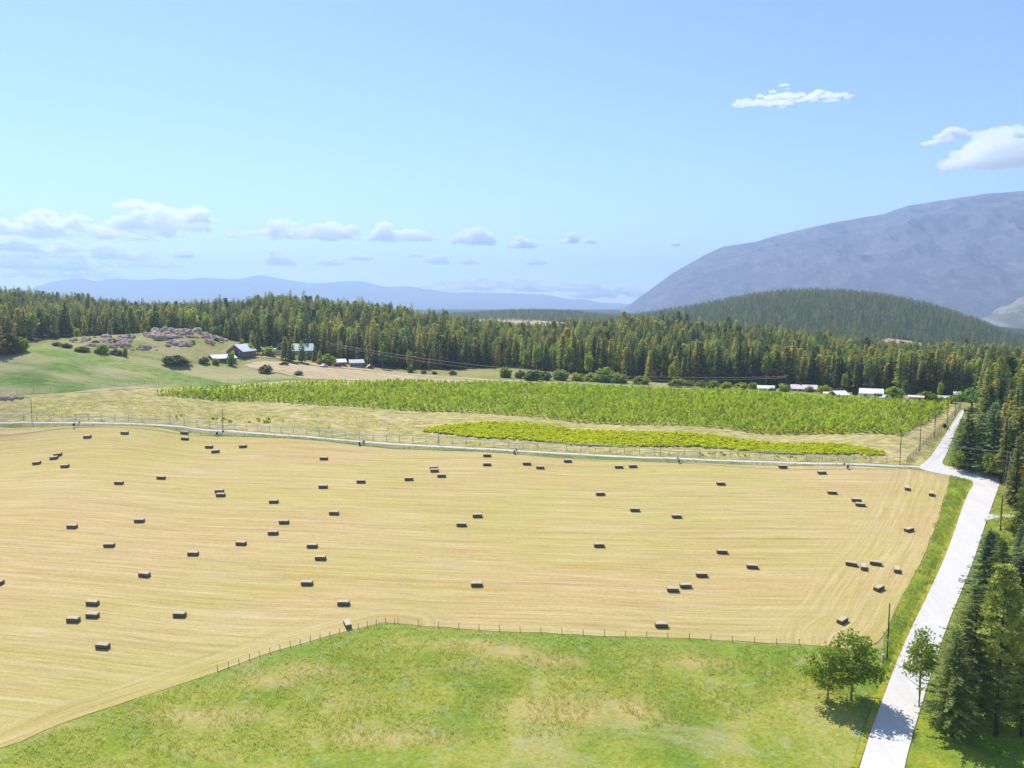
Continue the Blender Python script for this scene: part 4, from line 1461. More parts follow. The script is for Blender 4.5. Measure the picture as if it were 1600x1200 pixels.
for x0, x1, y0, y1, n, s in zones:
    for i in range(n):
        g = G(x0 + (x1 - x0) * rk.rand(), y0 + (y1 - y0) * rk.rand())
        o = link("rock", RM[rk.randint(4)], None, (g.x, g.y, g.z + 0.1))
        q = s * (0.24 + 0.6 * rk.rand() ** 2)
        o.scale = (q * (1 + rk.rand() * 0.6), q * (0.8 + rk.rand() * .5), q * (0.6 + 0.7 * rk.rand()))
        o.rotation_euler = (0, 0, rk.rand() * 6.28)
        zone_lab = "weathered pinkish rock on the left slope of the knoll" if x1 <= 205 else "weathered pinkish rock on the crest and right side of the knoll"
        tag(o, zone_lab, "rock", "rocks scattered over the knoll")
for i, (px, py, s) in enumerate([(4, 622, 1.2), (11, 621, 1.5), (18, 622, 1.3), (24, 621, 1.0), (33, 622, 0.9)]):
    g = G(px, py)
    o = link("boulder", RM[i % 4], None, (g.x, g.y, g.z))
    o.scale = (s * 1.1, s, s * 0.8)
    tag(o, "pale boulder in the small pile beside the left utility pole", "boulder", "pale boulders by the left pole")

# ------------------------------------------------------------------ orchard
ro = np.random.RandomState(21)
ang = R(12)
ca, sa = math.cos(ang), math.sin(ang)
P = np.array(opoly)
c0 = P.mean(0)
uu, vv = np.meshgrid(np.arange(-330, 330, 1.9), np.arange(-150, 150, 1.0))
og = np.stack([uu.ravel() * ca - vv.ravel() * sa, uu.ravel() * sa + vv.ravel() * ca], 1) + c0
og += (ro.rand(*og.shape) - .5) * np.array([1.5, 1.1])
og = og[inside(opoly, og)]
og = og[(vnoise(og[:, 0] / 5, og[:, 1] / 5, 3) > 0.12)]
oz = H(og[:, 0], og[:, 1])
sz = (0.62 + 0.3 * ro.rand(len(og))) * (0.8 + 0.4 * vnoise(og[:, 0] / 18, og[:, 1] / 25, 8))
opx, opy, _ = project(og[:, 0], og[:, 1], oz)
frontness = opy - np.interp(opx, [240, 300, 400, 500, 600, 700, 790, 850, 1000, 1150, 1300, 1408, 1476], [617, 622, 627, 633, 638, 644, 649, 653, 665, 673, 678, 681, 645])
visx = (opx > 240) & (opx < 1480)
ordr = [i for i in np.argsort(-(frontness + ro.rand(len(og)) * 1.5)) if visx[i]][:280]
src = []
OM = [(260, "at the orchard's left tip"), (348, "above the second track pole"), (400, "near the left tip"), (470, "above the lone bale by the track"), (540, "left of the second pivot tower"), (600, "above the middle pivot tower"), (685, "above the pole by the crop strip"), (740, "left of the grass wedge"),
      (790, "at the grass wedge"), (850, "just right of the grass wedge"), (930, "above the left part of the crop strip"), (1032, "above the pole at the crop strip"), (1110, "above the middle of the crop strip"), (1200, "in line with the white long shed"), (1280, "above the right part of the crop strip"),
      (1350, "in line with the workshop"), (1406, "beside the nearest far road pole"), (1437, "beside the second far road pole"), (1470, "at the right corner by the far road")]


def orch_mark(px):
    return min(OM, key=lambda q: abs(q[0] - px))[1]


for n_, i in enumerate(ordr):
    k = n_ % 3
    cm, tm = PROTO[f"orchard_{k}"]
    root = empty("orchard_tree", (og[i, 0], og[i, 1], oz[i]), ro.rand() * 6.28)
    root.scale = (sz[i],) * 3
    side = "left" if opx[i] < 790 else "right"
    tag(root, f"{'small' if sz[i] < 0.85 else 'middling' if sz[i] < 1.0 else 'large'} orchard tree in front rows, {orch_mark(opx[i])}", "orchard tree", f"orchard trees in the nearest rows, {side} half")
    c = link("crown", cm, root)
    link("trunk", tm, root)
    if n_ < 3:
        src.append(c)
rest = np.ones(len(og), bool)
rest[ordr] = False
n = rest.sum()
scatter("orchard_rows", np.column_stack([og[rest], oz[rest]]), sz[rest], ro.rand(n) * 6.28, ro.randint(0, 3, n), src, "packed rows of small bright green fruit trees", "orchard")

# low crops
CR = {}
for i in range(2):
    V, Fc = leafy_crown(120 + i, (0, 0, 0.5), (0.9, 0.9, 0.5), 10, 16, 0.42, hollow=0.2)
    CR[i] = mesh_np("crop_plant", V, Fc, [MAT['crop']])


def mesh_scatter(name, polyp, sp, meshes, s0, s1, label, cat, seed, thr=0.0, nsc=6.0):
    """merges copies of small plants into one mesh for ground cover"""
    rnd = np.random.RandomState(seed)
    pol = px_poly(polyp)
    P = np.array(pol)
    g = jit_grid(P[:, 0].min(), P[:, 0].max(), P[:, 1].min(), P[:, 1].max(), sp, rnd)
    g = g[inside(pol, g)]
    if thr:
        g = g[vnoise(g[:, 0] / nsc, g[:, 1] / nsc, seed) > thr]
    z = H(g[:, 0], g[:, 1])
    Vs, Fs = [], []
    b = 0
    data = []
    for me in meshes:
        v = np.empty(len(me.vertices) * 3, np.float32)
        me.vertices.foreach_get("co", v)
        f = np.empty(len(me.loops), np.int32)
        me.loops.foreach_get("vertex_index", f)
        data.append((v.reshape(-1, 3), f.reshape(-1, 4)))
    for i in range(len(g)):
        v, f = data[rnd.randint(len(data))]
        a = rnd.rand() * 6.28
        s = s0 + (s1 - s0) * rnd.rand()
        c, d = math.cos(a) * s, math.sin(a) * s
        V = np.column_stack([v[:, 0] * c - v[:, 1] * d + g[i, 0], v[:, 0] * d + v[:, 1] * c + g[i, 1], v[:, 2] * s + z[i]])
        Vs.append(V)
        Fs.append(f + b)
        b += len(v)
    if not Vs:
        return None
    o = link(name, mesh_np(name, np.concatenate(Vs), np.concatenate(Fs), [meshes[0].materials[0]]))
    tag(o, label, cat, kind="stuff")
    return o


mesh_scatter("crop_strip", [(657, 674), (675, 669), (700, 665), (760, 661), (850, 665), (1000, 676), (1150, 686), (1300, 694), (1378, 706), (1384, 712), (1330, 711), (1150, 703), (1000, 699), (850, 691), (750, 685)], 1.0, [CR[0], CR[1]], 0.7, 1.1,
             "vivid yellow green crop strip in front of the orchard", "crop", 3)
mesh_scatter("sparse_crop_row", [(232, 650), (300, 648), (440, 655), (445, 661), (330, 657), (232, 653)], 1.9, [CR[0], CR[1]], 0.5, 1.1, "sparse yellow green plants in the dry meadow behind the track", "crop", 4, 0.45, 5)
mesh_scatter("weedy_crop_row", [(1090, 707), (1200, 708), (1390, 715), (1390, 720), (1200, 716), (1090, 712)], 1.9, [CR[0], CR[1]], 0.4, 0.8, "patchy low green plants behind the deer fence", "crop", 5, 0.4, 5)


# grass tufts
def tuft(seed, n, h, spread):
    rnd = np.random.RandomState(seed)
    C = np.column_stack([(rnd.rand(n, 2) - .5) * spread, np.full(n, h * 0.45)])
    D = np.column_stack([(rnd.rand(n, 2) - .5) * 0.9, np.ones(n)])
    D /= np.linalg.norm(D, axis=1)[:, None]
    L = h * (0.6 + 0.6 * rnd.rand(n))
    return cards(C, D, L, L * 0.16, rnd)


TU = []
for i in range(3):
    V, Fc = tuft(i, 16, 0.7, 1.2)
    TU.append(mesh_np("grass_tuft", V, Fc, [MAT['tuft']]))
mesh_scatter("meadow_tufts", [(1376, 1014), (1368, 1060), (1340, 1110), (-100, 1225), (100, 1133), (250, 1082), (345, 1050), (500, 1000), (598, 975), (750, 988), (900, 995), (1260, 1011)], 0.95, TU, 0.5, 1.1, "tall grass tufts across the near meadow", "grass", 6, 0.3, 4)
mesh_scatter("verge_tufts", [(1486, 744), (1470, 800), (1442, 878), (1412, 930), (1390, 985), (1378, 1012), (1374, 1060), (1392, 1050), (1414, 995), (1456, 908), (1486, 835), (1508, 775), (1514, 752)], 0.9, TU, 0.5, 1.3, "tall weeds and grass along the verge", "grass", 7, 0.2, 3)
mesh_scatter("track_tufts", [(0, 662), (150, 663.5), (250, 666), (400, 679), (560, 692), (700, 701.5), (850, 709.5), (1060, 720), (1250, 725.5), (1440, 733), (1440, 734), (1250, 728), (1060, 723), (850, 713), (700, 705), (560, 696), (400, 683), (250, 668), (150, 666), (0, 666)], 1.1, TU, 0.4, 0.9, "weeds between the track and the mown hay", "grass", 8, 0.3, 4)
mesh_scatter("roadside_tufts", [(1474, 727), (1490, 732), (1540, 740), (1558, 745), (1563, 760), (1548, 804), (1534, 850), (1512, 910), (1480, 990), (1440, 1100), (1640, 1100), (1640, 760), (1560, 735), (1500, 715)], 1.5, TU, 0.7, 1.6, "tall grass under the roadside trees", "grass", 9, 0.15, 4)

mesh_scatter("meadow_weeds", [(0, 627), (240, 622), (500, 640), (655, 650), (780, 655), (650, 664), (655, 690), (560, 684), (400, 671), (250, 658), (150, 655), (0, 653)], 2.0, TU, 0.6, 1.5, "patchy yellow weeds in the dry meadow", "grass", 12, 0.5, 7)
mesh_scatter("fence_line_weeds", [(660, 691), (850, 699), (1060, 710), (1250, 716), (1420, 722), (1420, 727), (1250, 720), (1060, 715), (850, 704), (660, 696)], 1.2, TU, 0.6, 1.3, "green weeds along the deer fence", "grass", 13, 0.3, 5)
mesh_scatter("far_road_weeds", [(1410, 722), (1440, 700), (1470, 675), (1492, 650), (1494, 652), (1484, 666), (1472, 685), (1458, 705), (1440, 724)], 1.0, TU, 0.6, 1.4, "yellow green weeds between deer fence and far road", "grass", 14, 0.25, 4)
# ------------------------------------------------------------------ hay bales
bm = bmesh.new()
bmesh.ops.create_cube(bm, size=1)
for v in bm.verts:
    v.co = Vector((v.co.x * 2.42, v.co.y * 1.2, (v.co.z + 0.5) * 0.92))
bmesh.ops.bevel(bm, geom=list(bm.edges), offset=0.07, segments=2, affect='EDGES')
bmesh.ops.subdivide_edges(bm, edges=[e for e in bm.edges if e.calc_length() > 0.6], cuts=6, use_grid_fill=True)
for v in bm.verts:
    n = float(fbm(v.co.x * 3 + v.co.z * 2, v.co.y * 3 + v.co.z, 3, 5))
    v.co.x += n * 0.06
    v.co.y += float(fbm(v.co.x * 4, v.co.z * 5 + 9, 3, 6)) * 0.07
    if v.co.z > 0.5:
        v.co.z += n * 0.08
BALE = bpy.data.meshes.new("hay_bale")
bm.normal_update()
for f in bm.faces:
    f.material_index = 1 if f.normal.z > 0.35 else 0  # painted sunlit tone on upward faces, painted shade tone on the rest
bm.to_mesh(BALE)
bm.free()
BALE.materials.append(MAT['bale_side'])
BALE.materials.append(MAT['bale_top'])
tw = MB()
for k in range(4):
    y = -0.42 + 0.28 * k
    tw.tube([(-1.235, y, 0.02), (-1.235, y, 0.95), (1.235, y, 0.95), (1.235, y, 0.02)], 0.012, 3, False)
TWINE = tw.mesh("twine", plain('pale_twine', (0.5, 0.45, 0.35), 0.1))
BL = [
    (137, 680, 0, "hay bale near the far left field edge, left of the pair by the track"),
    (195, 674, 0, "hay bale closest to the track on the left, second from the left there"),
    (288, 674, 0, "upper of two hay bales stacked in view near the track at left"),
    (289, 683, 0, "lower of two hay bales near the track at left"),
    (327, 696, -4, "left upper bale of the close pair right of the stacked two"),
    (337, 703, 2, "right lower bale of the close pair right of the stacked two"),
    (380, 695, 0, "hay bale alone just right of the close pair below the track"),
    (91, 708, 2, "uppermost of the four bales scattered near the upper left edge"),
    (85, 713, 0, "bale touching the uppermost one in the upper left foursome"),
    (58, 721, 0, "leftmost bale of the upper left foursome"),
    (102, 726, -3, "lowest bale of the upper left foursome"),
    (186, 752, -3, "hay bale left of a lone one in the upper left quarter of the field"),
    (252, 744, -3, "hay bale right of a lone one in the upper left quarter of the field"),
    (343, 765, 0, "far bale of the overlapping pair in the left half of the field"),
    (345, 771, -2, "near bale of the overlapping pair in the left half of the field"),
    (428, 781, 0, "hay bale to the right of the overlapping pair"),
    (218, 811, 0, "hay bale on its own above the row of three at left"),
    (113, 820, -2, "hay bale near the left edge halfway down the field"),
    (171, 849, -1, "hay bale below and right of the one halfway down the left edge"),
    (302, 862, -4, "hay bale alone in the centre of the left half"),
    (377, 846, -7, "hay bale slightly turned, up right of the one in the left centre"),
    (427, 830, -3, "lower of two bales stepping up toward the field centre"),
    (444, 813, -3, "upper of two bales stepping up toward the field centre"),
    (226, 895, -8, "slightly turned bale above the cluster of three at lower left"),
    (480, 908, -4, "hay bale above the two nearest the grass corner"),
    (145, 939, -4, "farthest bale of the cluster of three at lower left"),
    (145, 958, -3, "middle bale of the cluster of three at lower left"),
    (115, 965, -3, "leftmost bale of the cluster of three at lower left"),
    (281, 957, -2, "hay bale alone right of the cluster of three at lower left"),
    (161, 1006, -3, "largest looking hay bale, nearest the camera at lower left"),
    (-3, 907, 0, "hay bale cut off by the left picture edge"),
    (537, 939, 0, "hay bale just above the one turned end-on at the meadow corner"),
    (543, 972, 112, "hay bale turned end-on at the corner of the green meadow"),
    (488, 850, -2, "upper of the two bales one below the other left of centre"),
    (501, 869, -3, "lower of the two bales one below the other left of centre"),
    (522, 799, -2, "hay bale alone above the two left of centre"),
    (505, 758, 0, "hay bale in the upper field, level with the end of the middle row"),
    (506, 714, 0, "lone hay bale below the track left of the field centre"),
    (564, 750, 0, "hay bale between the upper field pair and the trio"),
    (639, 746, 0, "hay bale directly left of the trio in the upper middle"),
    (678, 729, 0, "far bale of the overlapping two in the upper middle trio"),
    (679, 733, 0, "near bale of the overlapping two in the upper middle trio"),
    (690, 741, 0, "lowest bale of the upper middle trio"),
    (761, 709, 0, "bale touching the track edge at the top centre"),
    (761, 723, 0, "bale below the one touching the track edge at the top centre"),
    (746, 803, 0, "right hand bale of the two in the centre of the field"),
    (721, 817, -2, "left hand bale of the two in the centre of the field"),
    (745, 910, 0, "lone bale in the lower centre above the fence"),
    (823, 722, 0, "left bale of the pair near the track right of centre"),
    (844, 728, -3, "right bale of the pair near the track right of centre"),
    (887, 718, 0, "single bale against the track right of centre"),
    (967, 727, 0, "left bale of the level pair near the track"),
    (989, 726, 0, "right bale of the level pair near the track"),
    (938, 769, 0, "bale right of centre in the upper field, standing alone"),
    (992, 794, 0, "bale down right of the lone upper one right of centre"),
    (936, 849, 0, "bale alone midway down the field right of centre"),
    (1057, 804, -1, "bale right of the one below the lone upper bale"),
    (1126, 753, 0, "bale alone in the upper field of the right half"),
    (1128, 859, -6, "bale above and left of one near the lower right stepping group"),
    (1175, 882, -9, "bale right of the stepping group at lower right"),
    (1096, 895, -2, "top bale of the three stepping down in the right half"),
    (1071, 912, 0, "middle bale of the three stepping down in the right half"),
    (1051, 918, 0, "bottom bale of the three stepping down in the right half"),
    (1033, 973, 2, "bale nearest the wire fence in the lower right half"),
    (1223, 727, 0, "bale against the track far right"),
    (1284, 736, 0, "bale below the track at far right, left of the road corner"),
    (1300, 767, -10, "bale left of the close pair in the upper right corner"),
    (1338, 779, -12, "upper bale of the close pair in the upper right"),
    (1344, 786, -14, "lower bale of the close pair in the upper right"),
    (1417, 760, 66, "end-on bale in the upper right corner, left of the last one"),
    (1455, 769, 62, "end-on bale in the topmost right corner beside the road"),
    (1420, 825, 26, "bale turned at an angle near the right field edge"),
    (1330, 878, -24, "left bale of the four lined up at the right edge"),
    (1349, 883, 68, "second, end-on bale of the four lined up at the right edge"),
    (1368, 877, -20, "third bale of the four lined up at the right edge"),
    (1401, 887, 66, "last, end-on bale of the four lined up at the right edge"),
    (1373, 916, 36, "turned bale below the four at the right edge"),
    (1316, 966, 38, "turned bale in the lower right corner near the leafy trees"),
]
root0 = None
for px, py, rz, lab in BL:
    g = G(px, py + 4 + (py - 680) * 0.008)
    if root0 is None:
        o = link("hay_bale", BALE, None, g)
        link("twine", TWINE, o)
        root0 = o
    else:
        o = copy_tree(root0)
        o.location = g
    eps = 1.5
    hx = float(H(g.x + eps, g.y) - H(g.x - eps, g.y)) / (2 * eps)
    hy = float(H(g.x, g.y + eps) - H(g.x, g.y - eps)) / (2 * eps)
    nrm = Vector((-hx, -hy, 1)).normalized()
    yaw = R(rz) - math.atan2(g.x, g.y) * 0.0
    q = Vector((0, 0, 1)).rotation_difference(nrm) @ Matrix.Rotation(yaw + R(rs.uniform(-2, 2)), 3, 'Z').to_quaternion()
    o.rotation_mode = 'QUATERNION'
    o.rotation_quaternion = q
    o.location = g + Vector((0, 0, 0.02))
    o.scale = (1, 1, rs.uniform(0.96, 1.04))
    tag(o, lab, "hay bale", "rectangular hay bales on the mown field")


# ------------------------------------------------------------------ fences
def fence(name, line, post_h, step, wires, label, post_r=0.07, mesh_alpha=False, wr=0.012, uneven=0.06, wm='wire'):
    """line: ground pixels; posts as parts, wires as one part"""
    P = np.array(px_poly(line))
    seg = np.hypot(*np.diff(P, axis=0).T)
    cum = np.concatenate([[0], np.cumsum(seg)])
    n = int(cum[-1] / step)
    x0, y0 = P[0]
    root = empty(name, (x0, y0, float(H(x0, y0))))
    tag(root, label, "fence")
    base = Vector(root.location)
    pm = MB()
    pm.tube([(0, 0, -0.3), (0, 0, post_h)], [post_r, post_r * 0.85], 6)
    me = pm.mesh("post", MAT['post'])
    tops = []
    for i in range(n + 1):
        s = i * step
        x = np.interp(s, cum, P[:, 0])
        y = np.interp(s, cum, P[:, 1])
        z = float(H(x, y))
        tops.append(Vector((x, y, z)) - base)
        if i < 100:
            o = link("post", me, root, tops[-1])
            o.rotation_euler = (rs.uniform(-uneven, uneven), rs.uniform(-uneven, uneven), rs.rand() * 3)
            o.scale = (1, 1, rs.uniform(0.9, 1.08))
    wb = MB()
    for h in wires:
        wb.tube([t + Vector((0, 0, h)) for t in tops], wr, 3, False)
    if mesh_alpha:
        for i in range(len(tops) - 1):
            for k in range(1, 6):
                p = tops[i].lerp(tops[i + 1], k / 6)
                wb.tube([p + Vector((0, 0, wires[0])), p + Vector((0, 0, wires[-1]))], wr * 0.8, 3, False)
    wb.build("wire", MAT[wm], root)
    return root


tkf = [(a, b - 4.2) for a, b in tk if a > -60 and a < 1415]
fence("deer_fence", tkf, 2.3, 4.75, [0.3, 0.9, 1.5, 2.25], "tall wire deer fence with dark posts behind the gravel track", 0.075, False, 0.022)
fence("wire_fence", [(340, 1049), (430, 1019), (500, 999), (560, 984), (598, 973.5), (620, 975)], 1.25, 1.9, [0.4, 0.8, 1.15], "wire fence with close dark posts rising along the meadow's left edge", 0.06)
fence("wire_fence", [(622, 975), (640, 976.5), (750, 985.5), (900, 992.5), (1100, 999.5), (1260, 1009)], 1.35, 4.1, [0.4, 0.8, 1.15], "wire fence with widely spaced posts along the meadow's upper edge", 0.06)
fence("deer_fence", [(1418, 724), (1440, 702), (1458, 684), (1475, 667), (1490, 652), (1503, 636)], 2.2, 3.3, [0.2, 0.55, 0.9, 1.25, 1.6, 1.9, 2.2], "grey mesh deer fence climbing beside the far road", 0.07, True, 0.024)
fence("post_fence", [(0, 618), (50, 614), (100, 609), (150, 605), (220, 600), (300, 598), (400, 596), (470, 592)], 1.7, 5.5, [0.6, 1.5], "thin post fence along the foot of the green pasture", 0.05, False, 0.018)
fence("rail_fence", [(775, 597), (850, 600), (950, 602), (1050, 606), (1180, 609)], 1.0, 5.0, [0.3, 0.6, 0.9], "low pale fence along the far edge of the orchard", 0.05, False, 0.03, wm='galv')


# ------------------------------------------------------------------ utility poles and lines
def pole(px, base, top, label, r=0.15, mat='pole', arm=None, box=None, name="utility_pole"):
    g = G(px, base)
    h = (base - top) / F * project(*g)[2]
    root = empty(name, g)
    tag(root, label, "utility pole")
    mb = MB()
    mb.tube([(0, 0, -0.4), (0, 0, h * 0.5), (0.03, 0, h)], [r, r * 0.88, r * 0.7], 8)
    mb.build("shaft", MAT[mat], root, True)
    if arm:
        a = MB()
        a.box(-arm, arm, -0.06, 0.06, h * 0.955, h * 0.955 + 0.13)
        a.build("crossarm", MAT[mat], root)
        for x in (-arm * .85, arm * .85):
            i = MB()
            i.tube([(x, 0, h * 0.955 + 0.13), (x, 0, h * 0.955 + 0.36)], [0.06, 0.04], 6)
            i.build("insulator", MAT['white_wall'], root)
    if box:
        b = MB()
        b.tube([(0.32, 0, h * box), (0.32, 0, h * box + 0.9)], [0.24, 0.24], 10)
        b.build("transformer", MAT['galv'], root)
    return root, g, h


pole(50, 656, 623, "short dark pole by the boulders at the far left of the track", 0.12)
pole(348.5, 669, 639, "dark pole behind the fence, second from the left along the track", 0.12)
pole(685, 696, 671, "dark pole behind the fence in front of the crop strip's left end", 0.12)
pole(1032, 714, 683, "dark pole behind the fence before the middle of the crop strip", 0.12)
far_line = []
for i, (px, b, t, lab) in enumerate([(1406, 726, 674, "tall wooden pole nearest the field on the far road line"), (1437, 706, 665, "second wooden pole of the far road line"), (1460, 684, 641, "third wooden pole of the far road line"),
                                     (1480, 664, 629, "fourth wooden pole of the far road line, partly before bushes"), (1492, 650, 622, "fifth wooden pole of the far road line"), (1517, 640, 612, "pale pole before the dark round tree at the road's far end")]):
    far_line.append(pole(px, b, t, lab, 0.14 if i < 5 else 0.18, 'pole' if i < 5 else 'paleplole'))
pr1 = pole(1576, 762, 705, "grey pole with a crossarm and transformer beside the road bend", 0.19, 'paleplole', 0.9, 0.75)
pr2 = pole(1563, 830, 773, "dark pole with a pale transformer next to the short driveway", 0.19, 'pole', None, 0.82)
pr3, g3, h3 = pole(1386, 1031, 940, "dark pole with a small grey sign plate at the lower field corner", 0.15)
b = MB()
b.box(-0.55, 0.55, -0.24, -0.18, h3 * 0.34, h3 * 0.34 + 0.28)
b.build("sign_plate", MAT['galv'], pr3)
b = MB()
b.tube([(-0.6, 0.4, -0.2), (-0.6, 0.4, 0.9)], [0.22, 0.22], 8)
b.build("cable_box", MAT['galv'], pr3)
tag(pole(515, 571, 534, "pale forest edge pole above the white roofed houses", 0.16, 'paleplole', 1.1)[0])
tag(pole(1228, 612, 586, "pole behind the dome shaped bush where the long wires end", 0.15, 'paleplole', 1.0)[0])


def wire_run(pts, sag, r, label, n=40, mat='line'):
    mb = MB()
    for (a, b), sg in zip(zip(pts[:-1], pts[1:]), sag):
        P = []
        for i in range(n + 1):
            t = i / n
            p = a.lerp(b, t)
            p.z -= sg * 4 * t * (1 - t)
            P.append(p)
        mb.tube(P, r, 4, False)
    o = mb.build("power_line", MAT[mat])
    tag(o, label, "power line")
    return o


def pt(px, py, r):
    a, z = zat(px, py, r)
    return Vector((math.sin(a) * r, math.cos(a) * r, z))


wire_run([pt(515, 536, 434), pt(1228, 588, 409)], [6.2], 0.07, "upper of two long wires sagging in front of the forest")
wire_run([pt(516, 539, 434), pt(1228, 590, 409)], [7.2], 0.06, "lower of two long wires sagging in front of the forest")


def topof(rec, dx=0.0, k=0.97):
    _, g, h = rec
    return Vector((g.x + dx, g.y, g.z + h * k))


for dx, k, lab in ((-0.75, 0.99, "upper"), (0.75, 0.99, "middle"), (0.0, 0.86, "lower")):
    wire_run([topof(pr2, dx * 0.3, k), topof(pr1, dx, k), topof(far_line[0], dx * 0.3, k)], [0.5, 1.2], 0.025, f"{lab} roadside wire between the grey pole and the far road poles", mat='wire')
for dx, k, lab in ((-0.3, 0.99, "upper"), (0.3, 0.9, "lower")):
    wire_run([topof(p_, dx, k) for p_ in far_line[:5]], [0.4] * 4, 0.02, f"{lab} wire strung along the far road poles", mat='wire')

# ------------------------------------------------------------------ centre pivot irrigation line
towers = [(-110, 665), (120, 664.5), (344, 678), (565, 694), (805, 707), (1060, 721), (1322, 730)]
gp = [G(a, b) for a, b in towers]
ends = [gp[0] + (gp[0] - gp[1]) * 0.5] + gp + [G(1388, 731.5)]
root = empty("irrigation_line", gp[3])
tag(root, "long wheeled irrigation pipe on towers standing along the track", "irrigation machine")
O = Vector(root.location)
PH = 3.1
for k, g in enumerate(gp):
    t = MB()
    p = g - O
    dirx = (ends[k + 2] - ends[k + 1] if k + 2 < len(ends) else ends[-1] - ends[-2])
    dirx.z = 0
    dirx.normalize()
    nrm = Vector((-dirx.y, dirx.x, 0))
    top = p + Vector((0, 0, PH))
    for s in (-1, 1):
        f1 = p + nrm * s * 1.9 + Vector((0, 0, 0.5))
        t.tube([f1, top + dirx * 0.35], 0.05, 5)
        t.tube([f1, top - dirx * 0.35], 0.05, 5)
        t.tube([p + dirx * s * 0.25 + Vector((0, 0, 0.55)), top + dirx * s * 1.7 + Vector((0, 0, 0.05))], 0.045, 5)
    t.tube([p - nrm * 1.9 + Vector((0, 0, 0.5)), p + nrm * 1.9 + Vector((0, 0, 0.5))], 0.07, 5)
    t.build("tower", MAT['galv'], root)
    for s in (-1, 1):
        w = MB()
        c = p + nrm * s * 1.9 + Vector((0, 0, 0.5))
        w.tube([c - dirx * 0.16, c + dirx * 0.16], [0.5, 0.5], 14)
        w.build("wheel", MAT['tyre'], root)
for k in range(len(ends) - 1):
    a, b = ends[k] - O + Vector((0, 0, PH)), ends[k + 1] - O + Vector((0, 0, PH))
    pb = MB()
    P = []
    last = k == len(ends) - 2
    for i in range(17):
        t = i / 16
        q = a.lerp(b, t)
        q.z += (0.8 if not (last or k == 0) else 0.0) * 4 * t * (1 - t)
        P.append(q)
    pb.tube(P, 0.12, 6)
    tr_ = pb.build("pipe", MAT['galv'], root)
    if not last and k > 0:
        tb = MB()
        low = []
        for i in range(17):
            q = P[i].copy()
            t = i / 16
            q.z -= 0.75 * min(1, 5 * t, 5 * (1 - t))
            low.append(q)
        tb.tube(low, 0.025, 4)
        for i in range(1, 16):
            tb.tube([P[i], low[i]], 0.02, 3)
            tb.tube([P[i], low[min(i + 1, 16)]], 0.018, 3)
        tb.build("truss", MAT['galv'], root)


# ------------------------------------------------------------------ buildings
def building(px, base, wpx, hpx, rpx, depth, wall, roof, label, rot=0.0, name="house", gable='x', door=None, wins=(), back=0.0, over=0.4, chim=False):
    """wpx wide, eaves at hpx, ridge rpx higher; ridge along x (gable='x') or towards the viewer (gable='y')"""
    g = G(px, base)
    dep = project(*g)[2]
    k = dep / F
    w, h, rh = wpx * k, hpx * k, rpx * k
    root = empty(name, (g.x, g.y, g.z), rot - math.atan2(g.x, g.y))
    tag(root, label, "building")
    hw, d = w / 2, depth
    mb = MB()
    if gable == 'x':
        mb.poly([(-hw, 0, -.5), (hw, 0, -.5), (hw, d, -.5), (-hw, d, -.5), (-hw, 0, h), (hw, 0, h), (hw, d, h), (-hw, d, h), (-hw, d / 2, h + rh), (hw, d / 2, h + rh)],
                [(0, 1, 5, 4), (2, 3, 7, 6), (1, 2, 6, 9, 5), (3, 0, 4, 8, 7)])
    else:
        mb.poly([(-hw, 0, -.5), (hw, 0, -.5), (hw, d, -.5), (-hw, d, -.5), (-hw, 0, h), (hw, 0, h), (hw, d, h), (-hw, d, h), (0, 0, h + rh), (0, d, h + rh)],
                [(0, 1, 5, 8, 4), (2, 3, 7, 9, 6), (1, 2, 6, 5), (3, 0, 4, 7)])
    mb.build("wall", MAT[wall], root)
    rb = MB()
    th_ = 0.18
    if gable == 'x':
        e = over
        sl = rh / (d / 2)
        for s in (0, 1):
            y0, y1 = (-e, d / 2) if s == 0 else (d + e, d / 2)
            z0 = h - sl * e + 0.03
            z1 = h + rh + 0.03
            rb.poly([(-hw - e, y0, z0), (hw + e, y0, z0), (hw + e, y1, z1), (-hw - e, y1, z1), (-hw - e, y0, z0 + th_), (hw + e, y0, z0 + th_), (hw + e, y1, z1 + th_), (-hw - e, y1, z1 + th_)],
                    [(0, 3, 2, 1), (4, 5, 6, 7), (0, 1, 5, 4), (1, 2, 6, 5), (3, 0, 4, 7)])
    else:
        e = over
        sl = rh / hw
        for s in (-1, 1):
            x0 = s * (hw + e)
            z0 = h - sl * e + 0.03
            z1 = h + rh + 0.03
            rb.poly([(x0, -e, z0), (0, -e, z1), (0, d + e, z1), (x0, d + e, z0), (x0, -e, z0 + th_), (0, -e, z1 + th_), (0, d + e, z1 + th_), (x0, d + e, z0 + th_)],
                    [(0, 1, 2, 3), (4, 7, 6, 5), (0, 4, 5, 1), (3, 2, 6, 7), (0, 3, 7, 4)])
    ro_ = rb.build("roof", MAT[roof], root)
    if chim:
        c = MB()
        c.box(-hw * .3 - .35, -hw * .3 + .35, d * .5 - .35, d * .5 + .35, h + rh - 0.4, h + rh + 1.1)
        c.build("chimney", MAT['brown_wall'], ro_)
    if door:
        x, dw, dh = door
        db_ = MB()
        db_.box(x * hw - dw / 2, x * hw + dw / 2, -0.06, 0.0, 0, dh)
        db_.build("door", MAT['glass'] if dw > 2.4 else MAT['brown_wall'], root)
    for x, z, ww, wh in wins:
        fb = MB()
        X, Z = x * hw, z * h
        fb.box(X - ww / 2 - .1, X + ww / 2 + .1, -0.05, 0.0, Z - .1, Z + wh + .1)
        fr_ = fb.build("window", MAT['white_wall'], root)
        gb = MB()
        gb.box(X - ww / 2, X + ww / 2, -0.07, -0.053, Z, Z + wh)
        gb.build("pane", MAT['glass'], fr_)
    return root


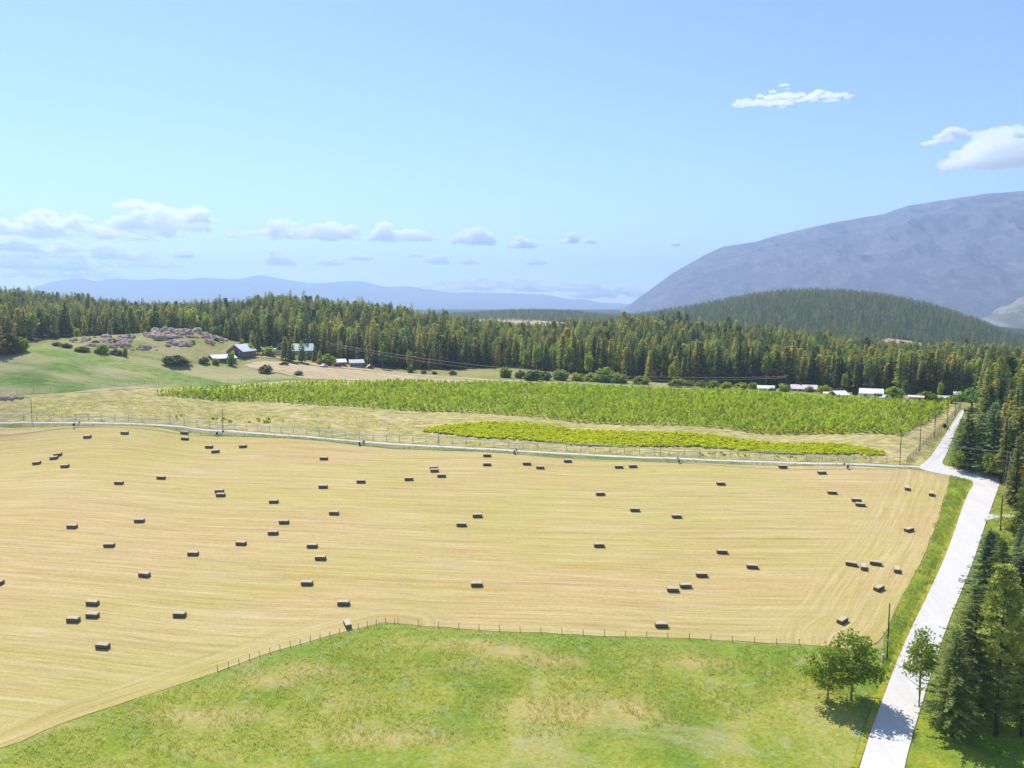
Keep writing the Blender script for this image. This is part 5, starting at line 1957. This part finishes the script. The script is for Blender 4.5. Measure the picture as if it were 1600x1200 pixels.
building(352, 567, 36, 7, 5, 8, 'blue_wall', 'white_roof', "long blue barn with a white metal roof in front of the brown one", 0.35, "barn", 'x', (0.3, 3, 2.4), [(-0.5, 0.3, 1.2, 0.9)])
building(367, 557, 28, 8, 10, 12, 'brown_wall', 'white_roof', "tall brown barn with a white metal roof behind the blue one", -0.55, "barn", 'y', (0, 3.2, 3), [(0.5, 0.4, 1.0, 1.0)])
building(473, 556, 32, 8, 10, 11, 'brown_wall', 'green_roof', "large two storey house with a pale green metal roof", 0.0, "house", 'x', (0.1, 1.2, 2.2),
         [(-0.75, .15, 1.3, 1.2), (-0.35, .15, 1.3, 1.2), (0.45, .15, 1.3, 1.2), (0.8, .15, 1.3, 1.2), (-0.55, .62, 1.1, 0.8), (0.6, .62, 1.1, 0.8)], chim=True)
building(432, 555, 14, 5, 5, 6, 'cream_wall', 'white_roof', "small white roofed outbuilding left of the green roofed house", 0.2, "shed", 'y')
building(534, 572, 14, 6, 4, 8, 'mauve_wall', 'white_roof', "small mauve house with a white roof, left of its neighbour", 0.15, "house", 'x', (0.6, 1.1, 2.0), [(-0.5, .3, 1.3, 0.9), (0.1, .3, 1.3, 0.9)])
building(558, 574, 21, 7, 4, 9, 'mauve_wall', 'grey_roof', "larger mauve house with a pale roof at the right of the farm group", 0.1, "house", 'x', (0.8, 1.1, 2.0), [(-0.7, .3, 1.5, 1.0), (-0.15, .3, 1.5, 1.0), (0.35, .3, 1.5, 1.0)])
building(579, 576, 8, 3, 3, 4, 'rust', 'pink_roof', "tiny red shed right of the larger mauve house", 0.1, "shed", 'y')
building(1197, 613, 24, 6, 3, 7, 'white_wall', 'white_roof', "white long shed at the orchard's far edge", 0.05, "shed", 'x', (0.85, 2.6, 2.2), [(-0.6, .3, 0.9, 0.8), (-0.1, .3, 0.9, 0.8), (0.4, .3, 0.9, 0.8)])
building(1256, 612, 38, 4, 5, 9, 'pink_wall', 'pink_roof', "long low house with a pale pink roof behind round bushes", 0.0, "house", 'x', (0.3, 1.1, 1.8), [(-0.7, .3, 1.3, .7), (-.3, .3, 1.3, .7), (.7, .3, 1.3, .7)], chim=True)
building(1293, 619, 11, 4, 1.5, 4, 'white_wall', 'white_roof', "tiny cream trailer left of the small green shed", 0.0, "shed", 'x')
building(1318, 621, 18, 3.5, 5, 8, 'green_wall', 'white_roof', "small green shed with a white roof", 0.5, "shed", 'x')
building(1361, 622, 33, 7, 5.5, 10, 'white_wall', 'white_roof', "pale workshop with a white roof and dark gable", 0.0, "workshop", 'x', (0.6, 3.2, 2.2), [(-0.5, .4, 1.0, .7)])
building(1431, 628, 21, 7, 1.5, 7, 'pink_wall', 'pink_roof', "pink flat roofed trailer by the far orchard corner", 0.0, "trailer", 'x', (0.5, 1, 1.8), [(-0.4, .4, 1.2, .8)])
building(1474, 626, 22, 4, 2, 7, 'mauve_wall', 'grey_roof', "low grey building between the lime bushes", 0.0, "shed", 'x')
building(1496, 628, 10, 11, 3, 8, 'mauve_wall', 'grey_roof', "taller pale grey building beside the dark round tree", 0.0, "shed", 'x')


# parked vehicles near the farm (a few pixels each)
def vehicle(px, base, label, mat, rot, kind='car'):
    g = G(px, base)
    root = empty("parked_" + kind, g, rot)
    tag(root, label, kind)
    L, W_ = (4.4, 1.8) if kind == 'car' else (5.4, 1.95)
    b = MB()
    prof = [(-L / 2, .35), (-L / 2, .85), (-L * .3, .95), (-L * .18, 1.45), (L * .2, 1.45), (L * .33, .98), (L / 2, .85), (L / 2, .35)] if kind == 'car' else \
        [(-L / 2, .45), (-L / 2, 1.05), (-L * .02, 1.05), (L * .0, 1.75), (L * .22, 1.75), (L * .32, 1.15), (L / 2, 1.05), (L / 2, .45)]
    n = len(prof)
    b.poly([(x, -W_ / 2, z) for x, z in prof] + [(x, W_ / 2, z) for x, z in prof], [tuple(range(n))[::-1], tuple(range(n, 2 * n))] + [(i, (i + 1) % n, n + (i + 1) % n, n + i) for i in range(n)])
    b.build("body", mat, root)
    for x in (-L * .3, L * .3):
        for y in (-W_ / 2, W_ / 2):
            w = MB()
            w.tube([(x, y - .1, .35), (x, y + .1, .35)], [.35, .35], 12)
            w.build("wheel", MAT['tyre'], root)
    w = MB()
    x0, x1 = (-L * .15, L * .2) if kind == 'car' else (L * .02, L * .2)
    for y in (-W_ / 2 - .01, W_ / 2 + .01):
        w.poly([(x0, y, 1.0 + .1 * (kind != 'car')), (x1, y, 1.0 + .1 * (kind != 'car')), (x1 - .15, y, 1.38 + .25 * (kind != 'car')), (x0 + .1, y, 1.38 + .25 * (kind != 'car'))], [(0, 1, 2, 3)])
    w.build("window", MAT['glass'], root)


vehicle(444, 570.5, "dark car parked on the driveway below the blue spruces", MAT['tyre'], 0.2)
vehicle(527, 573.5, "dark car parked left of the small mauve house", plain('dark_plum_paint', (0.05, 0.03, 0.05), 0.1), 0.2)
vehicle(1381, 624, "white truck parked at the workshop's right side", MAT['white_wall'], 0.3, 'truck')
vehicle(506, 573.5, "white car parked in front of the lime round bush", MAT['white_wall'], 1.2)


# ------------------------------------------------------------------ clouds (far outside the haze)
def cloud(seed, px, py, wpx, hpx, label, zc=1500.0, puffs=None, flat=0.4, thin=1.0, dens=4.5):
    rnd = np.random.RandomState(seed)
    elev = (475 - py) / F
    r = min((zc - CZ) / max(elev, 0.02), 60000)
    a, z = zat(px, py, r)
    k = r / F
    W_, Hh = wpx * k, hpx * k
    D_ = W_ * 0.45
    c = np.array([math.sin(a) * r, math.cos(a) * r, z])
    t = np.array([math.cos(a), -math.sin(a), 0])
    rdir = np.array([math.sin(a), math.cos(a), 0])
    n = puffs or int(40 + wpx * 0.9)
    bm_ = bmesh.new()
    bmesh.ops.create_icosphere(bm_, subdivisions=2, radius=1)
    sv_ = np.array([v.co[:] for v in bm_.verts])
    sf = np.array([[v.index for v in f.verts] for f in bm_.faces])
    bm_.free()
    Vs, Fs = [], []
    b = 0
    prof_x = np.linspace(-0.5, 0.5, 12)
    prof = np.clip(np.sin((prof_x + 0.5) * math.pi) ** 0.6 * (0.35 + 0.9 * rnd.rand(12)), 0.12, 1.0)
    for i in range(n):
        u = (rnd.rand() - 0.5) * 0.97
        ph = np.interp(u, prof_x, prof)
        hz = rnd.rand() * ph
        s = Hh * (0.07 + 0.24 * rnd.rand() ** 1.6) * (0.45 + 0.75 * ph)
        cc = t * u * W_ + rdir * (rnd.rand() - .5) * D_ * ph + np.array([0, 0, (hz - 0.45) * Hh])
        ns = sv_ * 2.3 + rnd.rand(3) * 40
        f1 = fbm(ns[:, 0] + ns[:, 2], ns[:, 1] - ns[:, 2] * .6, 5, seed % 17)
        sc_ = (1 + 1.15 * f1)[:, None]
        st = np.array([1.5 + rnd.rand() * 0.9, 1.4, 0.85])
        V = sv_ * sc_ * s * st
        V[:, 2] = np.where(V[:, 2] < -s * 0.35 * flat * 2, -s * 0.35 * flat * 2, V[:, 2])
        V = V[:, :1] * t + V[:, 1:2] * rdir + np.column_stack([V[:, 0] * 0, V[:, 0] * 0, V[:, 2] * thin])
        Vs.append(V + cc)
        Fs.append(sf + b)
        b += len(V)
    V = np.concatenate(Vs)
    me = mesh_np("cloud", V, np.concatenate(Fs), [], smooth=True)
    o = link("cloud", me)
    md = o.modifiers.new("union", 'REMESH')
    md.mode = 'VOXEL'
    md.voxel_size = max(Hh / 16.0, W_ / 150.0)
    bpy.context.view_layer.update()
    me2 = bpy.data.meshes.new_from_object(o.evaluated_get(bpy.context.evaluated_depsgraph_get()))
    o.modifiers.clear()
    o.data = me2
    o.location = c
    bpy.data.meshes.remove(me)
    nv = len(me2.vertices)
    co = np.empty(nv * 3, np.float32)
    me2.vertices.foreach_get("co", co)
    co = co.reshape(-1, 3).astype(float)
    no = np.array([v.normal[:] for v in me2.vertices])
    lx = co @ t / Hh
    ly = co @ rdir / Hh
    lz = co[:, 2] / Hh
    nz = fbm(lx * 6 + lz * 3.1, ly * 6 + lz * 5.3, 5, seed % 11) * 0.30
    co += no * (nz * Hh)[:, None]
    me2.vertices.foreach_set("co", co.astype(np.float32).ravel())
    me2.update()
    m = bpy.data.materials.new("cloud_vapour")
    m.use_nodes = True
    nt = m.node_tree
    nt.nodes.remove(nt.nodes["Principled BSDF"])
    pv = nt.nodes.new("ShaderNodeVolumePrincipled")
    pv.inputs["Color"].default_value = (1, 1, 1, 1)
    pv.inputs["Density"].default_value = dens / Hh
    pv.inputs["Anisotropy"].default_value = 0.55
    nt.links.new(pv.outputs[0], nt.nodes["Material Output"].inputs["Volume"])
    me2.materials.clear()
    me2.materials.append(m)
    tag(o, label, "cloud")
    return o


CL = [
    (245, 341, 130, 36, "big lumpy white cloud right of the upper left corner"),
    (305, 338, 60, 20, "smaller puffy cloud attached at the right of the big left one"),
    (200, 358, 150, 18, "flat cloud spreading under the big left cloud"),
    (80, 352, 220, 30, "broad white cloud bank at the left edge"),
    (205, 372, 90, 6, "thin flat cloud streak under the left bank"),
    (140, 392, 170, 18, "long ragged cloud above the left hills"),
    (60, 405, 150, 22, "low pale cloud at the left above the forest"),
    (20, 382, 70, 14, "small pale cloud cut by the left edge"),
    (215, 412, 120, 10, "thin pale cloud over the far range at left"),
    (90, 425, 160, 14, "faint cloud just over the far range at left"),
    (285, 397, 28, 9, "tiny cloud above the left hills, alone"),
    (458, 360, 195, 26, "longest lumpy white cloud left of centre"),
    (540, 359, 50, 20, "puff at the right end of the longest cloud"),
    (630, 364, 108, 26, "second lumpy cloud, right of the longest one"),
    (738, 371, 68, 20, "third cloud with a slanting tail in the middle"),
    (815, 379, 46, 14, "fourth cloud, small and slanting"),
    (892, 373, 26, 11, "left half of the small split cloud right of centre"),
    (920, 377, 28, 7, "right half of the small split cloud right of centre"),
    (438, 405, 44, 15, "small cloud below the longest one"),
    (514, 408, 38, 11, "left puff of the low double cloud"),
    (560, 402, 44, 9, "right puff of the low double cloud"),
    (649, 398, 20, 6, "tiny cloud left of the pair in the centre"),
    (682, 405, 38, 11, "left cloud of the low centre pair"),
    (734, 407, 28, 10, "right cloud of the low centre pair"),
    (838, 409, 32, 9, "small low cloud right of centre"),
    (1056, 381, 18, 6, "tiny lone cloud left of the mountain"),
    (760, 447, 260, 14, "long pale cloud bank behind the far range"),
    (880, 447, 160, 14, "pale cloud bank left of the mountain foot"),
    (960, 456, 130, 16, "faint low cloud touching the mountain foot"),
    (1235, 152, 170, 16, "flat cloud at the top of the sky"),
    (1555, 240, 130, 38, "large bright cumulus at the right edge"),
    (1494, 206, 40, 14, "small cloud above the large right one"),
    (1466, 220, 40, 12, "faint wisp left of the small right cloud"),
    (1595, 208, 30, 14, "small wisp cut by the right edge"),
]
for i, (px, py, w, h, lab) in enumerate(CL):
    low = py > 365
    cloud(100 + i * 3, px, py, w, h * (1.25 if low else 1.0), lab, zc=1500 if py > 300 else 1700, thin=0.95, dens=8.5 if low else 5.0 if py > 300 else 4.0)

# ------------------------------------------------------------------ haze
hb = MB()
hb.box(-14600, 14600, -14600, 14600, -330, 790)
mz = bpy.data.materials.new("valley_haze")
mz.use_nodes = True
nt = mz.node_tree
nt.nodes.remove(nt.nodes["Principled BSDF"])
pv = nt.nodes.new("ShaderNodeVolumePrincipled")
pv.inputs["Color"].default_value = (0.56, 0.745, 1.0, 1)
pv.inputs["Density"].default_value = HAZE_DENSITY
pv.inputs["Anisotropy"].default_value = 0.4
nt.links.new(pv.outputs[0], nt.nodes["Material Output"].inputs["Volume"])
hz = hb.build("haze", mz)
tag(hz, "thin blue summer haze filling the valley", "haze", kind="stuff")
print("ground z range", GZ.min(), GZ.max())
print("counts: forest", nf, "hill", nd, "orchard", len(og))
